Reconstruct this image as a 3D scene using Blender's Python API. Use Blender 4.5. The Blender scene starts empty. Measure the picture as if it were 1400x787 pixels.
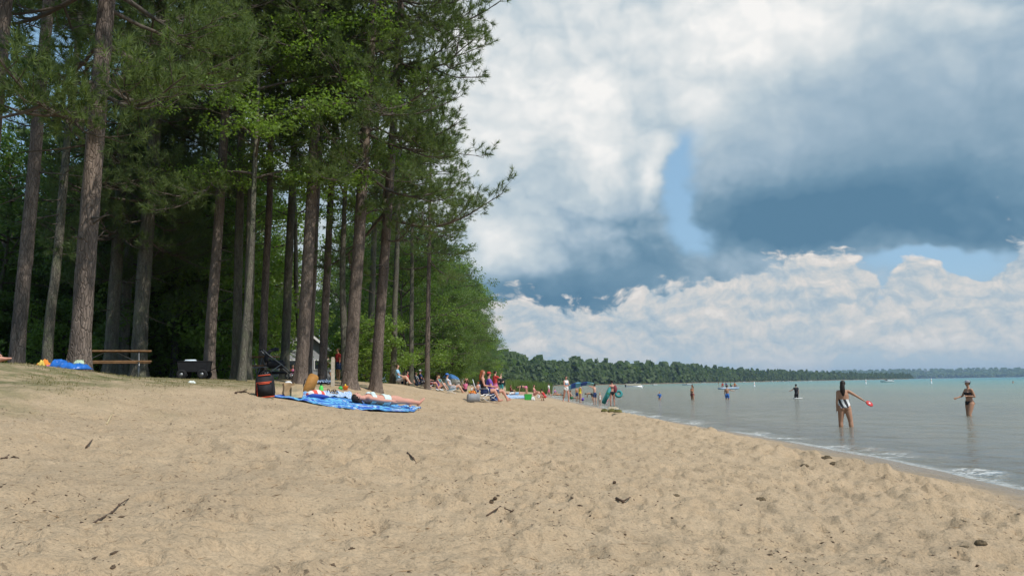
import bpy, bmesh, math, random
import numpy as np
from mathutils import Vector, Matrix, Quaternion
random.seed(7); rng = np.random.default_rng(7)
R = math.radians
sc = bpy.context.scene
COL = sc.collection

# ---------------------------------------------------------------- camera
FPX, CX, CY, CAMZ = 1167.0, 700.0, 393.5, 1.5        # focal length in photo pixels, photo centre, eye height above the lake
PITCH, ROLL = math.atan(132.0 / FPX), R(0.9)
_f = Vector((0, math.cos(PITCH), math.sin(PITCH)))
_r0, _u0 = Vector((1, 0, 0)), Vector((0, -math.sin(PITCH), math.cos(PITCH)))
_r = _r0 * math.cos(ROLL) - _u0 * math.sin(ROLL)
_u = _u0 * math.cos(ROLL) + _r0 * math.sin(ROLL)
CAM = Vector((0, 0, CAMZ))
cd = bpy.data.cameras.new('camera'); cd.sensor_width = 36; cd.lens = 36 * FPX / 1400
cd.clip_start = 0.05; cd.clip_end = 40000
cam = bpy.data.objects.new('camera', cd); COL.objects.link(cam)
cam.matrix_world = Matrix(((_r.x, _u.x, -_f.x, CAM.x), (_r.y, _u.y, -_f.y, CAM.y), (_r.z, _u.z, -_f.z, CAM.z), (0, 0, 0, 1)))
sc.camera = cam

def ray(px, py):
    return (_r * (px - CX) + _u * (CY - py) + _f * FPX).normalized()
def at(px, py, y):                       # the point at distance y (along the beach) in the direction of a photo pixel
    d = ray(px, py); return CAM + d * (y / d.y)

# ---------------------------------------------------------------- sun, sky, exposure
SUN_AZ, SUN_EL = R(131), R(54)           # azimuth from the view direction (+Y) clockwise, elevation
sun_dir = Vector((math.sin(SUN_AZ) * math.cos(SUN_EL), math.cos(SUN_AZ) * math.cos(SUN_EL), math.sin(SUN_EL)))
sl = bpy.data.lights.new('sun', 'SUN'); sl.energy = 3.3; sl.angle = R(0.53); sl.color = (1.0, 0.955, 0.88)
so = bpy.data.objects.new('sun', sl); COL.objects.link(so)
so.rotation_euler = sun_dir.to_track_quat('Z', 'Y').to_euler()
so.location = (60, -20, 80)

world = bpy.data.worlds.new('World'); sc.world = world; world.use_nodes = True
class NT:
    """small helper round a node tree: every call adds a node and returns its output"""
    def __init__(s, tree): s.t = tree; s.n = tree.nodes; s.l = tree.links
    def put(s, sock, v):
        if v is None: return
        if isinstance(v, bpy.types.NodeSocket): s.l.new(v, sock)
        else:
            if isinstance(v, (tuple, list)) and len(v) == 3 and sock.type == 'RGBA': v = (*v, 1)
            sock.default_value = v
    def add(s, typ, ins=None, out=0, **kw):
        n = s.n.new(typ)
        for k, v in kw.items(): setattr(n, k, v)
        for k, v in (ins or {}).items(): s.put(n.inputs[k], v)
        return n.outputs[out]
    def m(s, op, a, b=None, c=None, clamp=False):
        n = s.n.new('ShaderNodeMath'); n.operation = op; n.use_clamp = clamp
        for i, v in enumerate((a, b, c)): s.put(n.inputs[i], v)
        return n.outputs[0]
    def v(s, op, a, b=None, out=0):
        n = s.n.new('ShaderNodeVectorMath'); n.operation = op
        s.put(n.inputs[0], a)
        if op == 'SCALE': s.put(n.inputs[3], b)
        elif b is not None: s.put(n.inputs[1], b)
        return n.outputs[out]
    def noise(s, vec, scale, detail=4, rough=.5, dist=0, out=0):
        return s.add('ShaderNodeTexNoise', {'Vector': vec, 'Scale': scale, 'Detail': detail, 'Roughness': rough, 'Distortion': dist}, out)
    def ramp(s, fac, stops, interp='LINEAR'):
        n = s.n.new('ShaderNodeValToRGB'); cr = n.color_ramp; cr.interpolation = interp
        while len(cr.elements) < len(stops): cr.elements.new(0.5)
        for e, (p, c) in zip(cr.elements, stops): e.position = p; e.color = (*c, 1) if len(c) == 3 else c
        s.put(n.inputs[0], fac); return n.outputs[0]
    def mix(s, fac, a, b, blend='MIX'):
        n = s.n.new('ShaderNodeMix'); n.data_type = 'RGBA'; n.blend_type = blend
        s.put(n.inputs[0], fac); s.put(n.inputs[6], a); s.put(n.inputs[7], b); return n.outputs[2]
    def smooth(s, x, a, b):
        n = s.n.new('ShaderNodeMapRange'); n.interpolation_type = 'SMOOTHSTEP'
        s.put(n.inputs[0], x); n.inputs[1].default_value = a; n.inputs[2].default_value = b; return n.outputs[0]
    def xyz(s, x, y, z=0.0):
        return s.add('ShaderNodeCombineXYZ', {0: x, 1: y, 2: z})
    def sep(s, v):
        n = s.n.new('ShaderNodeSeparateXYZ'); s.put(n.inputs[0], v); return n.outputs

def build_sky():
    world.cycles.sampling_method = 'MANUAL'; world.cycles.sample_map_resolution = 256
    w = NT(world.node_tree); w.n.clear()
    out = w.n.new('ShaderNodeOutputWorld'); bg = w.n.new('ShaderNodeBackground')
    w.l.new(bg.outputs[0], out.inputs[0]); bg.inputs[1].default_value = 0.093
    sky = w.n.new('ShaderNodeTexSky'); sky.sky_type = 'NISHITA'; sky.sun_disc = False
    sky.sun_elevation = SUN_EL; sky.sun_rotation = SUN_AZ
    sky.altitude = 300; sky.air_density = 1.0; sky.dust_density = 1.2; sky.ozone_density = 1.5
    d = w.add('ShaderNodeTexCoord', out=0)
    x, y, z = w.sep(d)
    az = w.m('ARCTAN2', x, y); el = w.m('ARCSINE', z)
    P = w.xyz(az, el, 0)
    # cumulus turbulence in direction space, squashed a little so that puffs are wider than tall
    dq = w.xyz(az, w.m('MULTIPLY', el, 1.3), 0)
    def n2d(vec, scale, detail, rough, out=0):
        return w.add('ShaderNodeTexNoise', {'Vector': vec, 'Scale': scale, 'Detail': detail, 'Roughness': rough}, out, noise_dimensions='2D')
    def puff(vec, scale, detail, rough):
        """cauliflower relief: round heads of several sizes"""
        return w.m('SUBTRACT', 1.0, w.add('ShaderNodeTexVoronoi', {'Vector': vec, 'Scale': scale, 'Detail': detail, 'Roughness': rough, 'Lacunarity': 2.3}, 0, voronoi_dimensions='2D', normalize=True))
    wv = w.v('SUBTRACT', n2d(dq, 7.0, 4, .6, 1), (.5, .5, .5))
    Pw = w.v('ADD', P, w.v('SCALE', wv, .075))
    dw = w.v('ADD', dq, w.v('SCALE', wv, .055))
    def lobe(px, py, rx, ry, amp, src=None):
        """one soft cloud lobe centred on the direction of a photo pixel; radii in photo pixels"""
        q = ray(px, py); c = (math.atan2(q.x, q.y), math.asin(q.z), 0)
        t = w.v('MULTIPLY', w.v('SUBTRACT', src or Pw, c), (FPX / rx, FPX / ry, 0))
        r2 = w.v('DOT_PRODUCT', t, t, out=1)
        return w.m('MULTIPLY', w.m('EXPONENT', w.m('MULTIPLY', r2, -1.0)), amp)
    def total(items, start=0.0):
        s = start
        for it in items: s = w.m('ADD', s, lobe(*it))
        return s
    LIGHT = (.010, .016, 0)
    p1 = puff(dw, 6.5, 3, .5); p2 = puff(w.v('ADD', dw, LIGHT), 6.5, 3, .5)
    n1 = w.m('ADD', w.m('MULTIPLY', p1, .55), w.m('MULTIPLY', n2d(dq, 5.0, 5, .55), .45))
    relief = w.m('SUBTRACT', p1, p2); nc = w.m('SUBTRACT', n1, .60)
    # ---- high, broad clouds: coverage
    cov = total([(760, 60, 300, 210, .95), (820, 330, 190, 120, .95), (1010, 60, 190, 150, .8), (1240, 160, 330, 170, 1.05), (1330, 250, 260, 95, .8),
                 (1080, 285, 140, 75, .8), (620, 250, 160, 260, .8), (640, 400, 160, 80, .8), (330, 90, 260, 240, .55),
                 (938, 272, 52, 92, -1.0), (1240, 350, 130, 30, -.75), (70, 60, 100, 110, -.6), (955, 345, 70, 30, -.55)], .06)
    cov = w.m('ADD', cov, w.m('MULTIPLY', nc, 1.25))
    a1 = w.smooth(cov, .26, .58)
    gap = total([(938, 262, 24, 66, .95), (958, 325, 34, 26, .6), (925, 200, 14, 30, .35)])          # the strip of blue between the two big clouds
    a1 = w.m('MULTIPLY', a1, w.m('SUBTRACT', 1.0, w.smooth(w.m('ADD', gap, w.m('MULTIPLY', nc, .7)), .15, .85)))
    # ---- their brightness
    br = total([(1085, 30, 95, 50, .34), (985, 30, 190, 100, .20), (790, 110, 70, 55, .22), (870, 60, 220, 120, .14), (815, 225, 50, 50, .24),
                (897, 235, 18, 36, .42), (685, 345, 48, 40, .26), (960, 145, 30, 24, .16), (1325, 26, 60, 34, .24), (1190, 70, 90, 70, .06),
                (730, 200, 170, 150, .16), (560, 150, 200, 200, .14),
                (1290, 285, 290, 60, -.40), (1075, 310, 130, 50, -.30), (1260, 190, 260, 110, -.17), (800, 400, 170, 36, -.34), (690, 405, 110, 36, -.22), (840, 350, 100, 50, -.18), (760, 300, 120, 60, -.06)], .485)
    calm = w.m('SUBTRACT', 1.0, total([(1230, 190, 300, 150, .85), (780, 395, 200, 40, .6)]))   # smooth, shaded undersides
    br = w.m('ADD', br, w.m('MULTIPLY', w.m('MULTIPLY', relief, calm), 1.0))
    br = w.m('ADD', br, w.m('MULTIPLY', w.m('MULTIPLY', nc, w.m('ADD', calm, .2)), .62))
    c1 = w.ramp(br, [(0.0, (.95, 2.05, 3.1)), (.20, (1.6, 2.8, 3.85)), (.42, (3.3, 4.4, 5.35)), (.60, (4.9, 5.75, 6.3)), (.78, (6.7, 7.1, 7.25)), (1.0, (8.8, 8.7, 8.5))])
    # ---- low cumulus rows over the far shore
    rows = total([(1140, 412, 95, 50, .85), (1275, 418, 62, 54, .85), (1398, 350, 46, 44, .95), (1380, 432, 90, 46, .6), (1010, 440, 110, 44, .7), (880, 432, 90, 32, .6), (760, 450, 130, 28, .7), (690, 470, 120, 34, .6),
                  (1208, 380, 16, 60, -.9), (1325, 350, 60, 30, -.9), (1050, 475, 380, 28, .30), (500, 450, 200, 60, .7), (1600, 420, 200, 70, .7)], -.02)
    q3 = w.v('ADD', dw, (7.7, 4.1, 0)); n3 = puff(q3, 24.0, 3, .6); n4 = puff(w.v('ADD', q3, (.005, .010, 0)), 24.0, 3, .6)
    nb = n2d(w.v('MULTIPLY', w.v('ADD', dw, (2.2, 5.1, 0)), (1, 2.6, 1)), 9.0, 4, .6)
    rows = w.m('ADD', rows, w.m('MULTIPLY', w.m('SUBTRACT', n3, .62), .75)); rows = w.m('ADD', rows, w.m('MULTIPLY', w.m('SUBTRACT', nb, .5), .9))
    a2 = w.smooth(rows, .30, .50)
    b2 = w.m('ADD', w.m('MULTIPLY', w.m('SUBTRACT', n3, n4), 1.3), .54)
    b2 = w.m('ADD', b2, w.m('MULTIPLY', w.m('SUBTRACT', nb, .5), 1.5)); b2 = w.m('ADD', b2, w.m('MULTIPLY', w.m('SUBTRACT', n3, .62), .35))
    c2 = w.ramp(b2, [(0.0, (3.1, 4.2, 5.2)), (.35, (4.3, 5.1, 5.7)), (.6, (5.7, 5.9, 5.95)), (.85, (6.9, 6.6, 6.3)), (1.0, (7.7, 7.3, 6.9))])
    # thin pale veil towards the horizon, all the way round
    veil = w.m('MULTIPLY', w.smooth(el, .13, -.01), .75)
    blue = w.mix(.62, sky.outputs[0], (3.2, 5.5, 7.7))
    base = w.mix(veil, blue, (4.5, 5.3, 5.8))
    col = w.mix(a1, base, c1)
    col = w.mix(w.m('MULTIPLY', w.m('MULTIPLY', a2, w.smooth(el, -.02, .05)), w.smooth(el, .20, .165)), col, w.mix(w.m('MULTIPLY', veil, .55), c2, (4.7, 5.4, 5.8)))
    w.l.new(col, bg.inputs[0])
build_sky()
sc.view_settings.view_transform = 'Standard'; sc.view_settings.look = 'None'
sc.view_settings.exposure = 0.2; sc.view_settings.gamma = 1.0; sc.view_settings.use_curve_mapping = False
sc.render.engine = 'CYCLES'
cy = sc.cycles
cy.use_denoising = True
cy.max_bounces = 6; cy.diffuse_bounces = 3; cy.glossy_bounces = 2; cy.transmission_bounces = 3; cy.transparent_max_bounces = 10; cy.volume_bounces = 0
cy.caustics_reflective = False; cy.caustics_refractive = False
cy.sample_clamp_indirect = 4.0

# ---------------------------------------------------------------- helpers: materials, meshes, things
MATS = {}
def mat(name, color=(.5, .5, .5), rough=.7, var=.0, vscale=8, bump=0, bscale=30, metal=0, spec=.3, coat=0):
    """plain procedural surface: colour with a little noise variation and fine relief"""
    if name in MATS: return MATS[name]
    m = bpy.data.materials.new(name); m.use_nodes = True; MATS[name] = m
    w = NT(m.node_tree); b = m.node_tree.nodes['Principled BSDF']
    b.inputs['Roughness'].default_value = rough; b.inputs['Metallic'].default_value = metal
    b.inputs['Specular IOR Level'].default_value = spec
    if coat: b.inputs['Coat Weight'].default_value = coat
    co = w.add('ShaderNodeTexCoord', out=3)
    if var:
        n = w.noise(co, vscale, 5, .6)
        lo = tuple(c * (1 - var) for c in color); hi = tuple(min(1, c * (1 + var)) for c in color)
        w.l.new(w.ramp(n, [(.3, lo), (.7, hi)]), b.inputs['Base Color'])
    else: b.inputs['Base Color'].default_value = (*color, 1)
    if bump:
        n = w.noise(co, bscale, 4, .6)
        w.l.new(w.add('ShaderNodeBump', {'Strength': bump, 'Distance': .01, 'Height': n}), b.inputs['Normal'])
    return m

def link(name, me, parent=None, m=None):
    o = bpy.data.objects.new(name, me); COL.objects.link(o)
    if parent is not None: o.parent = parent
    if m is not None:
        me.materials.clear(); me.materials.append(m)
    return o
def mesh_np(name, verts, faces, smooth=False):
    """mesh from numpy arrays; faces is (n,3) or (n,4)"""
    me = bpy.data.meshes.new(name); verts = np.asarray(verts, np.float32); faces = np.asarray(faces, np.int32)
    k = faces.shape[1]; n = len(faces)
    me.vertices.add(len(verts)); me.vertices.foreach_set('co', verts.ravel())
    me.loops.add(n * k); me.loops.foreach_set('vertex_index', faces.ravel())
    me.polygons.add(n); me.polygons.foreach_set('loop_start', np.arange(0, n * k, k, dtype=np.int32))
    if smooth: me.polygons.foreach_set('use_smooth', np.ones(n, bool))
    me.update(calc_edges=True); return me
def tag(o, label=None, cat=None, group=None, kind=None):
    if label: o['label'] = label
    if cat: o['category'] = cat
    if group: o['group'] = group
    if kind: o['kind'] = kind
    return o
def thing(name, label, cat, loc=(0, 0, 0), rz=0, group=None):
    o = bpy.data.objects.new(name, None); COL.objects.link(o); o.empty_display_size = .2
    o.location = loc; o.rotation_euler = (0, 0, rz)
    return tag(o, label, cat, group)
class MB:
    """collects shapes and links them as one mesh object"""
    def __init__(s): s.v = []; s.f = []
    def raw(s, v, f):
        o = len(s.v); s.v += [tuple(p) for p in v]; s.f += [tuple(i + o for i in q) for q in f]; return s
    def box(s, c, d, rz=0, M=None):
        hx, hy, hz = d[0] / 2, d[1] / 2, d[2] / 2
        v = [Vector((x, y, z)) for z in (-hz, hz) for y in (-hy, hy) for x in (-hx, hx)]
        q = M or Matrix.Rotation(rz, 3, 'Z'); c = Vector(c)
        return s.raw([q @ p + c for p in v], [(0, 2, 3, 1), (4, 5, 7, 6), (0, 1, 5, 4), (2, 6, 7, 3), (0, 4, 6, 2), (1, 3, 7, 5)])
    def tube(s, pts, rad, n=8, caps=True):
        pts = [Vector(p) for p in pts]; rs = rad if isinstance(rad, (list, tuple)) else [rad] * len(pts)
        o = len(s.v)
        for i, p in enumerate(pts):
            d = (pts[min(i + 1, len(pts) - 1)] - pts[max(i - 1, 0)]).normalized()
            a = d.cross(Vector((0, 0, 1)) if abs(d.z) < .9 else Vector((1, 0, 0))).normalized(); b = d.cross(a)
            for k in range(n):
                t = 2 * math.pi * k / n; s.v.append(tuple(p + (a * math.cos(t) + b * math.sin(t)) * rs[i]))
        for i in range(len(pts) - 1):
            for k in range(n):
                k2 = (k + 1) % n; s.f.append((o + i * n + k, o + i * n + k2, o + (i + 1) * n + k2, o + (i + 1) * n + k))
        if caps:
            s.f.append(tuple(o + k for k in range(n - 1, -1, -1))); e = o + (len(pts) - 1) * n; s.f.append(tuple(e + k for k in range(n)))
        return s
    def lathe(s, prof, n=20, c=(0, 0, 0), ax=None):
        o = len(s.v); q = ax or Matrix.Identity(3); c = Vector(c)
        for r, z in prof:
            for k in range(n):
                t = 2 * math.pi * k / n; s.v.append(tuple(q @ Vector((r * math.cos(t), r * math.sin(t), z)) + c))
        for i in range(len(prof) - 1):
            for k in range(n):
                k2 = (k + 1) % n; s.f.append((o + i * n + k, o + i * n + k2, o + (i + 1) * n + k2, o + (i + 1) * n + k))
        return s
    def ball(s, c, r, n=14, m=9, M=None):
        prof = [(max(1e-4, math.sin(math.pi * i / m)), -math.cos(math.pi * i / m)) for i in range(m + 1)]
        q = (M or Matrix.Identity(3)) @ Matrix.Diagonal(r if isinstance(r, (tuple, list)) else (r, r, r))
        return s.lathe(prof, n, c, q)
    def prism(s, poly, y0, y1):
        """polygon in x,z extruded along y"""
        n = len(poly); v = [(x, y0, z) for x, z in poly] + [(x, y1, z) for x, z in poly]
        return s.raw(v, [tuple(range(n)), tuple(range(2 * n - 1, n - 1, -1))] + [(i, i + n, (i + 1) % n + n, (i + 1) % n) for i in range(n)])
    def build(s, name, m, parent=None, smooth=False, bevel=0):
        me = bpy.data.meshes.new(name); me.from_pydata(s.v, [], s.f)
        if bevel or smooth:
            bm = bmesh.new(); bm.from_mesh(me)
            bmesh.ops.remove_doubles(bm, verts=bm.verts, dist=1e-5)
            bmesh.ops.recalc_face_normals(bm, faces=bm.faces)
            if bevel: bmesh.ops.bevel(bm, geom=bm.edges[:], offset=bevel, segments=2, affect='EDGES', clamp_overlap=True)
            for f in bm.faces: f.smooth = smooth
            bm.to_mesh(me); bm.free()
        return link(name, me, parent, m)

# value noise in numpy
def _hash(ix, iy, seed):
    h = (ix.astype(np.int64) * 374761393 + iy.astype(np.int64) * 668265263 + seed * 974634777) & 0x7fffffff
    h = ((h ^ (h >> 13)) * 1274126177) & 0x7fffffff
    return ((h ^ (h >> 16)) & 0xffff) / 65535.0
def vnoise(x, y, seed=0):
    ix, iy = np.floor(x), np.floor(y); fx, fy = x - ix, y - iy
    fx = fx * fx * (3 - 2 * fx); fy = fy * fy * (3 - 2 * fy)
    a, b = _hash(ix, iy, seed), _hash(ix + 1, iy, seed); c, d = _hash(ix, iy + 1, seed), _hash(ix + 1, iy + 1, seed)
    return (a * (1 - fx) + b * fx) * (1 - fy) + (c * (1 - fx) + d * fx) * fy - .5
def fbm(x, y, seed=0, octv=4, gain=.5):
    s = 0; a = 1.0
    for i in range(octv): s = s + a * vnoise(x * 2 ** i, y * 2 ** i, seed + i); a *= gain
    return s
def dents(x, y, cell, rad, seed):
    """foot-sized hollows with a soft rim, one per jittered cell"""
    s = np.zeros_like(x); ix, iy = np.floor(x / cell), np.floor(y / cell)
    for dx in (-1, 0, 1):
        for dy in (-1, 0, 1):
            jx, jy = ix + dx, iy + dy
            cx = (jx + .1 + .8 * _hash(jx, jy, seed)) * cell; cyy = (jy + .1 + .8 * _hash(jx, jy, seed + 1)) * cell
            an = _hash(jx, jy, seed + 2) * 6.283; rr = rad * (.6 + .8 * _hash(jx, jy, seed + 3)); am = _hash(jx, jy, seed + 4)
            ux = (x - cx) * np.cos(an) + (y - cyy) * np.sin(an); uy = -(x - cx) * np.sin(an) + (y - cyy) * np.cos(an)
            q = (ux / (1.9 * rr)) ** 2 + (uy / rr) ** 2
            s += am * (-np.exp(-q * 1.2) + .55 * np.exp(-(np.sqrt(q) - 1.5) ** 2 * 5))
    return s
# ---------------------------------------------------------------- the land: shoreline, profile, height
SH_Y = np.array([-400, -60, 0, 11, 17, 22, 28, 35, 45, 74, 117, 140, 160, 250, 400, 560, 640, 720, 830, 1230, 1700, 2100, 2250, 2600, 9000.])
SH_X = np.array([0, 4.0, 5.8, 6.75, 6.9, 6.7, 6.4, 5.9, 5.7, 4.9, 4.2, 5.6, 3.6, 2.0, 1.0, 2.0, 16, 50, 125, 325, 650, 985, 930, 300, 0])
PR_U = np.array([-4000, -700, -450, -300, -150, -60, -40, -12, -4, -1, 0, 1, 2.5, 4, 6.8, 9.4, 11.5, 14, 20, 40, 200, 2000])
PR_Z = np.array([-12, -12, -8, -3.2, -1.6, -1.05, -.85, -.48, -.32, -.07, 0, .10, .33, .48, .72, 1.08, 1.55, 1.80, 1.92, 2.0, 2.6, 12])
PADS = [(-3.3, 17.3, 2.7, 1.6)]                      # sand smoothed by the blankets
def shore_u(x, y):
    return np.interp(y, SH_Y, SH_X) - x
def ground_base(x, y):
    u = shore_u(x, y); u = u - 1.1 * np.clip((y - 38) / 30, 0, 1) * np.clip((u - 3) / 4, 0, 1) * (y < 400)
    u = u + np.where(y < 200, fbm(x * .25, y * .25, 5, 3) * 1.1 * np.clip((np.abs(u)) / 3, .25, 1), 0)
    z = np.interp(u, PR_U, PR_Z)
    z = z + .13 * np.clip((-x - 5.9) / 1.2, 0, 1) * np.clip((15.5 - y) / 3, 0, 1) * np.clip((u - 11) / 2, 0, 1)
    far = np.clip((y - 4500 + 250 * np.sin(x * .0007)) / 900, -1, 1)          # the low hills on the other side of the lake
    z = np.maximum(z, np.where(y > 3000, far * 46, -99))
    return z
def ground(x, y):
    x = np.asarray(x, float); y = np.asarray(y, float)
    u = shore_u(x, y); z = ground_base(x, y); r = np.hypot(x, y)
    beach = np.clip(u / 1.5, 0, 1) * np.clip((13.5 - u) / 4, 0.15, 1)
    z = z + beach * (fbm(x * .55, y * .55, 11, 3) * .10) + np.clip((u - 2) / 8, 0, 1) * fbm(x * .12, y * .12, 17, 2) * .10
    near = np.clip((70 - r) / 40, 0, 1) * beach
    for (qx, qy, qa, qb) in PADS: near = near * np.clip(((x - qx) / qa) ** 2 + ((y - qy) / qb) ** 2 - .55, 0, 1)
    z = z + near * (dents(x, y, .62, .14, 31) * .046 + dents(x, y, .30, .055, 47) * .036 + dents(x, y, .17, .030, 53) * .022 + fbm(x * 11, y * 11, 23, 3) * .030 * np.clip(.7 + 1.4 * fbm(x * .5, y * .5, 29, 2), .25, 1.6))
    ft = fbm(x * .22, y * .22, 91, 2); z = z + near * dents(x + 40, y, .48, .085, 97) * .052 * np.clip(.5 + 2.5 * ft, 0, 1.4)   # trodden tracks
    # scarp of kicked-up clods just above the wash
    z = z + near * np.exp(-((u - 2.6) / 1.1) ** 2) * np.maximum(0, fbm(x * 3.1, y * 3.1, 41, 3)) * .20
    return z
def gz(x, y): return float(ground(np.array([x]), np.array([y]))[0])
def gpx(px, py, lo=2.0, hi=400.0):
    """where the line of sight through a photo pixel meets the ground"""
    d = ray(px, py); prev = lo
    ts = np.concatenate([np.linspace(lo, 60, 400), np.linspace(60.2, hi, 700)])
    xs = CAM.x + d.x / d.y * ts; zs = CAM.z + d.z / d.y * ts
    h = np.maximum(ground(xs, ts), 0.0); k = np.argmax(zs <= h)
    if zs[k] > h[k]: k = len(ts) - 1
    return Vector((xs[k], ts[k], h[k]))
def wpx(px, py):
    d = ray(px, py); t = -CAM.z / d.z; return CAM + d * t

def polar_sheet(r0, r1, k, a0, a1, na):
    nr = int(math.log(r1 / r0) / k) + 1
    rr = r0 * np.exp(np.linspace(0, math.log(r1 / r0), nr)); aa = np.radians(np.linspace(a0, a1, na))
    A, RR = np.meshgrid(aa, rr); return RR * np.sin(A), RR * np.cos(A), nr, na
def grid_faces(nr, na, off=0):
    i = np.arange(nr - 1)[:, None] * na + np.arange(na - 1)[None, :]
    return np.stack([i, i + 1, i + na + 1, i + na], -1).reshape(-1, 4)[:, ::-1] + off

def build_ground():
    # one sheet: fine where the beach is close, coarser with distance, all round
    V = []; F = []; off = 0
    def patch(rs, aa):
        nonlocal off
        A, RR = np.meshgrid(np.radians(aa), rs); x = RR * np.sin(A); y = RR * np.cos(A)
        V.append(np.stack([x.ravel(), y.ravel(), ground(x.ravel(), y.ravel())], -1)); F.append(grid_faces(len(rs), len(aa), off)); off += x.size
    near = np.exp(np.arange(math.log(2.2), math.log(75), .0088)); far = np.exp(np.linspace(math.log(72), math.log(12000), 130))
    patch(near, np.linspace(-46, 46, 900)); patch(far, np.linspace(-46, 46, 300)); V[1][:300 * 2, 2] -= .03      # the far part tucks under the edge of the near part
    rs2 = np.concatenate([near[::8], far[2:]])
    patch(rs2, np.linspace(46, 314, 180))
    inner = np.linspace(.0, 2.2, 8); patch(inner, np.linspace(-180, 180, 73))
    me = mesh_np('ground', np.concatenate(V), np.concatenate(F), True)
    v = np.concatenate(V); u = shore_u(v[:, 0], v[:, 1])
    nz = fbm(v[:, 0] * .4, v[:, 1] * .4, 61, 4)
    left = np.clip((-3 - v[:, 0]) / 3, 0, 1) * np.clip((28 - v[:, 1]) / 8, 0, 1)      # grass creeps out onto the sand on the left
    turf = np.clip((u - (11.9 - 3.0 * left) + nz * 3.6) / 2.2, 0, 1)
    at_ = me.attributes.new('turf', 'FLOAT', 'POINT'); at_.data.foreach_set('value', turf.astype(np.float32))
    duff = np.clip((u - 17.5 + nz * 4) / 5, 0, 1)
    duff = np.maximum(duff, np.clip((v[:, 1] - 250) / 200, 0, 1) * np.clip((u - .3) / 2, 0, 1)); duff = np.where((v[:, 1] > 3000) & (v[:, 2] > .1), 1.0, duff)
    at_ = me.attributes.new('duff', 'FLOAT', 'POINT'); at_.data.foreach_set('value', duff.astype(np.float32))
    wet = np.clip((.16 - v[:, 2]) / .13, 0, 1)
    at_ = me.attributes.new('wet', 'FLOAT', 'POINT'); at_.data.foreach_set('value', wet.astype(np.float32))
    m = bpy.data.materials.new('sand'); m.use_nodes = True; w = NT(m.node_tree); b = m.node_tree.nodes['Principled BSDF']
    co = w.add('ShaderNodeNewGeometry', out=0)
    n_big = w.noise(co, .5, 4, .6); n_mid = w.noise(co, 3.0, 5, .65); n_fine = w.noise(co, 60, 4, .7); n_sp = w.noise(co, 26, 3, .6)
    sand = w.ramp(n_mid, [(.3, (.440, .318, .196)), (.7, (.540, .400, .256))])
    sand = w.mix(w.m('MULTIPLY', w.smooth(n_big, .45, .7), .5), sand, (.405, .298, .190))
    grain = w.ramp(n_fine, [(.25, (.62, .62, .62)), (.5, (1, 1, 1)), (.78, (1.22, 1.2, 1.16))])
    sand = w.mix(1.0, sand, grain, 'MULTIPLY')
    # crumbs of bark, needles and cone scales worked into the sand
    spm = w.m('MULTIPLY', w.smooth(n_sp, .61, .67), w.smooth(w.noise(co, 1.7, 3, .6), .36, .58))
    sand = w.mix(w.m('MULTIPLY', spm, .75), sand, (.13, .09, .055))
    turf_a = w.add('ShaderNodeAttribute', out=2, attribute_name='turf'); duff_a = w.add('ShaderNodeAttribute', out=2, attribute_name='duff')
    wet_a = w.add('ShaderNodeAttribute', out=2, attribute_name='wet')
    g = w.ramp(w.noise(co, 9, 5, .7), [(.3, (.105, .115, .045)), (.55, (.21, .19, .085)), (.75, (.33, .27, .15))])
    tf = w.m('MULTIPLY', turf_a, w.smooth(w.noise(co, 2.2, 4, .65), .30, .62))
    col = w.mix(tf, sand, g)
    du = w.ramp(w.noise(co, 5, 5, .7), [(.3, (.05, .035, .02)), (.6, (.11, .075, .04)), (.8, (.07, .085, .03))])
    col = w.mix(duff_a, col, du)
    col = w.mix(w.m('MULTIPLY', wet_a, .62), col, (.19, .145, .095))
    w.l.new(col, b.inputs['Base Color'])
    w.l.new(w.m('SUBTRACT', .92, w.m('MULTIPLY', wet_a, .68)), b.inputs['Roughness'])
    b.inputs['Specular IOR Level'].default_value = .25
    hgt = w.m('ADD', w.m('MULTIPLY', w.noise(co, 14, 6, .7), 1.0), w.m('MULTIPLY', n_fine, .22))
    w.l.new(w.add('ShaderNodeBump', {'Strength': .9, 'Distance': .045, 'Height': hgt}), b.inputs['Normal'])
    o = link('ground', me, None, m); tag(o, kind='structure')
    return o
build_ground()

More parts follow.
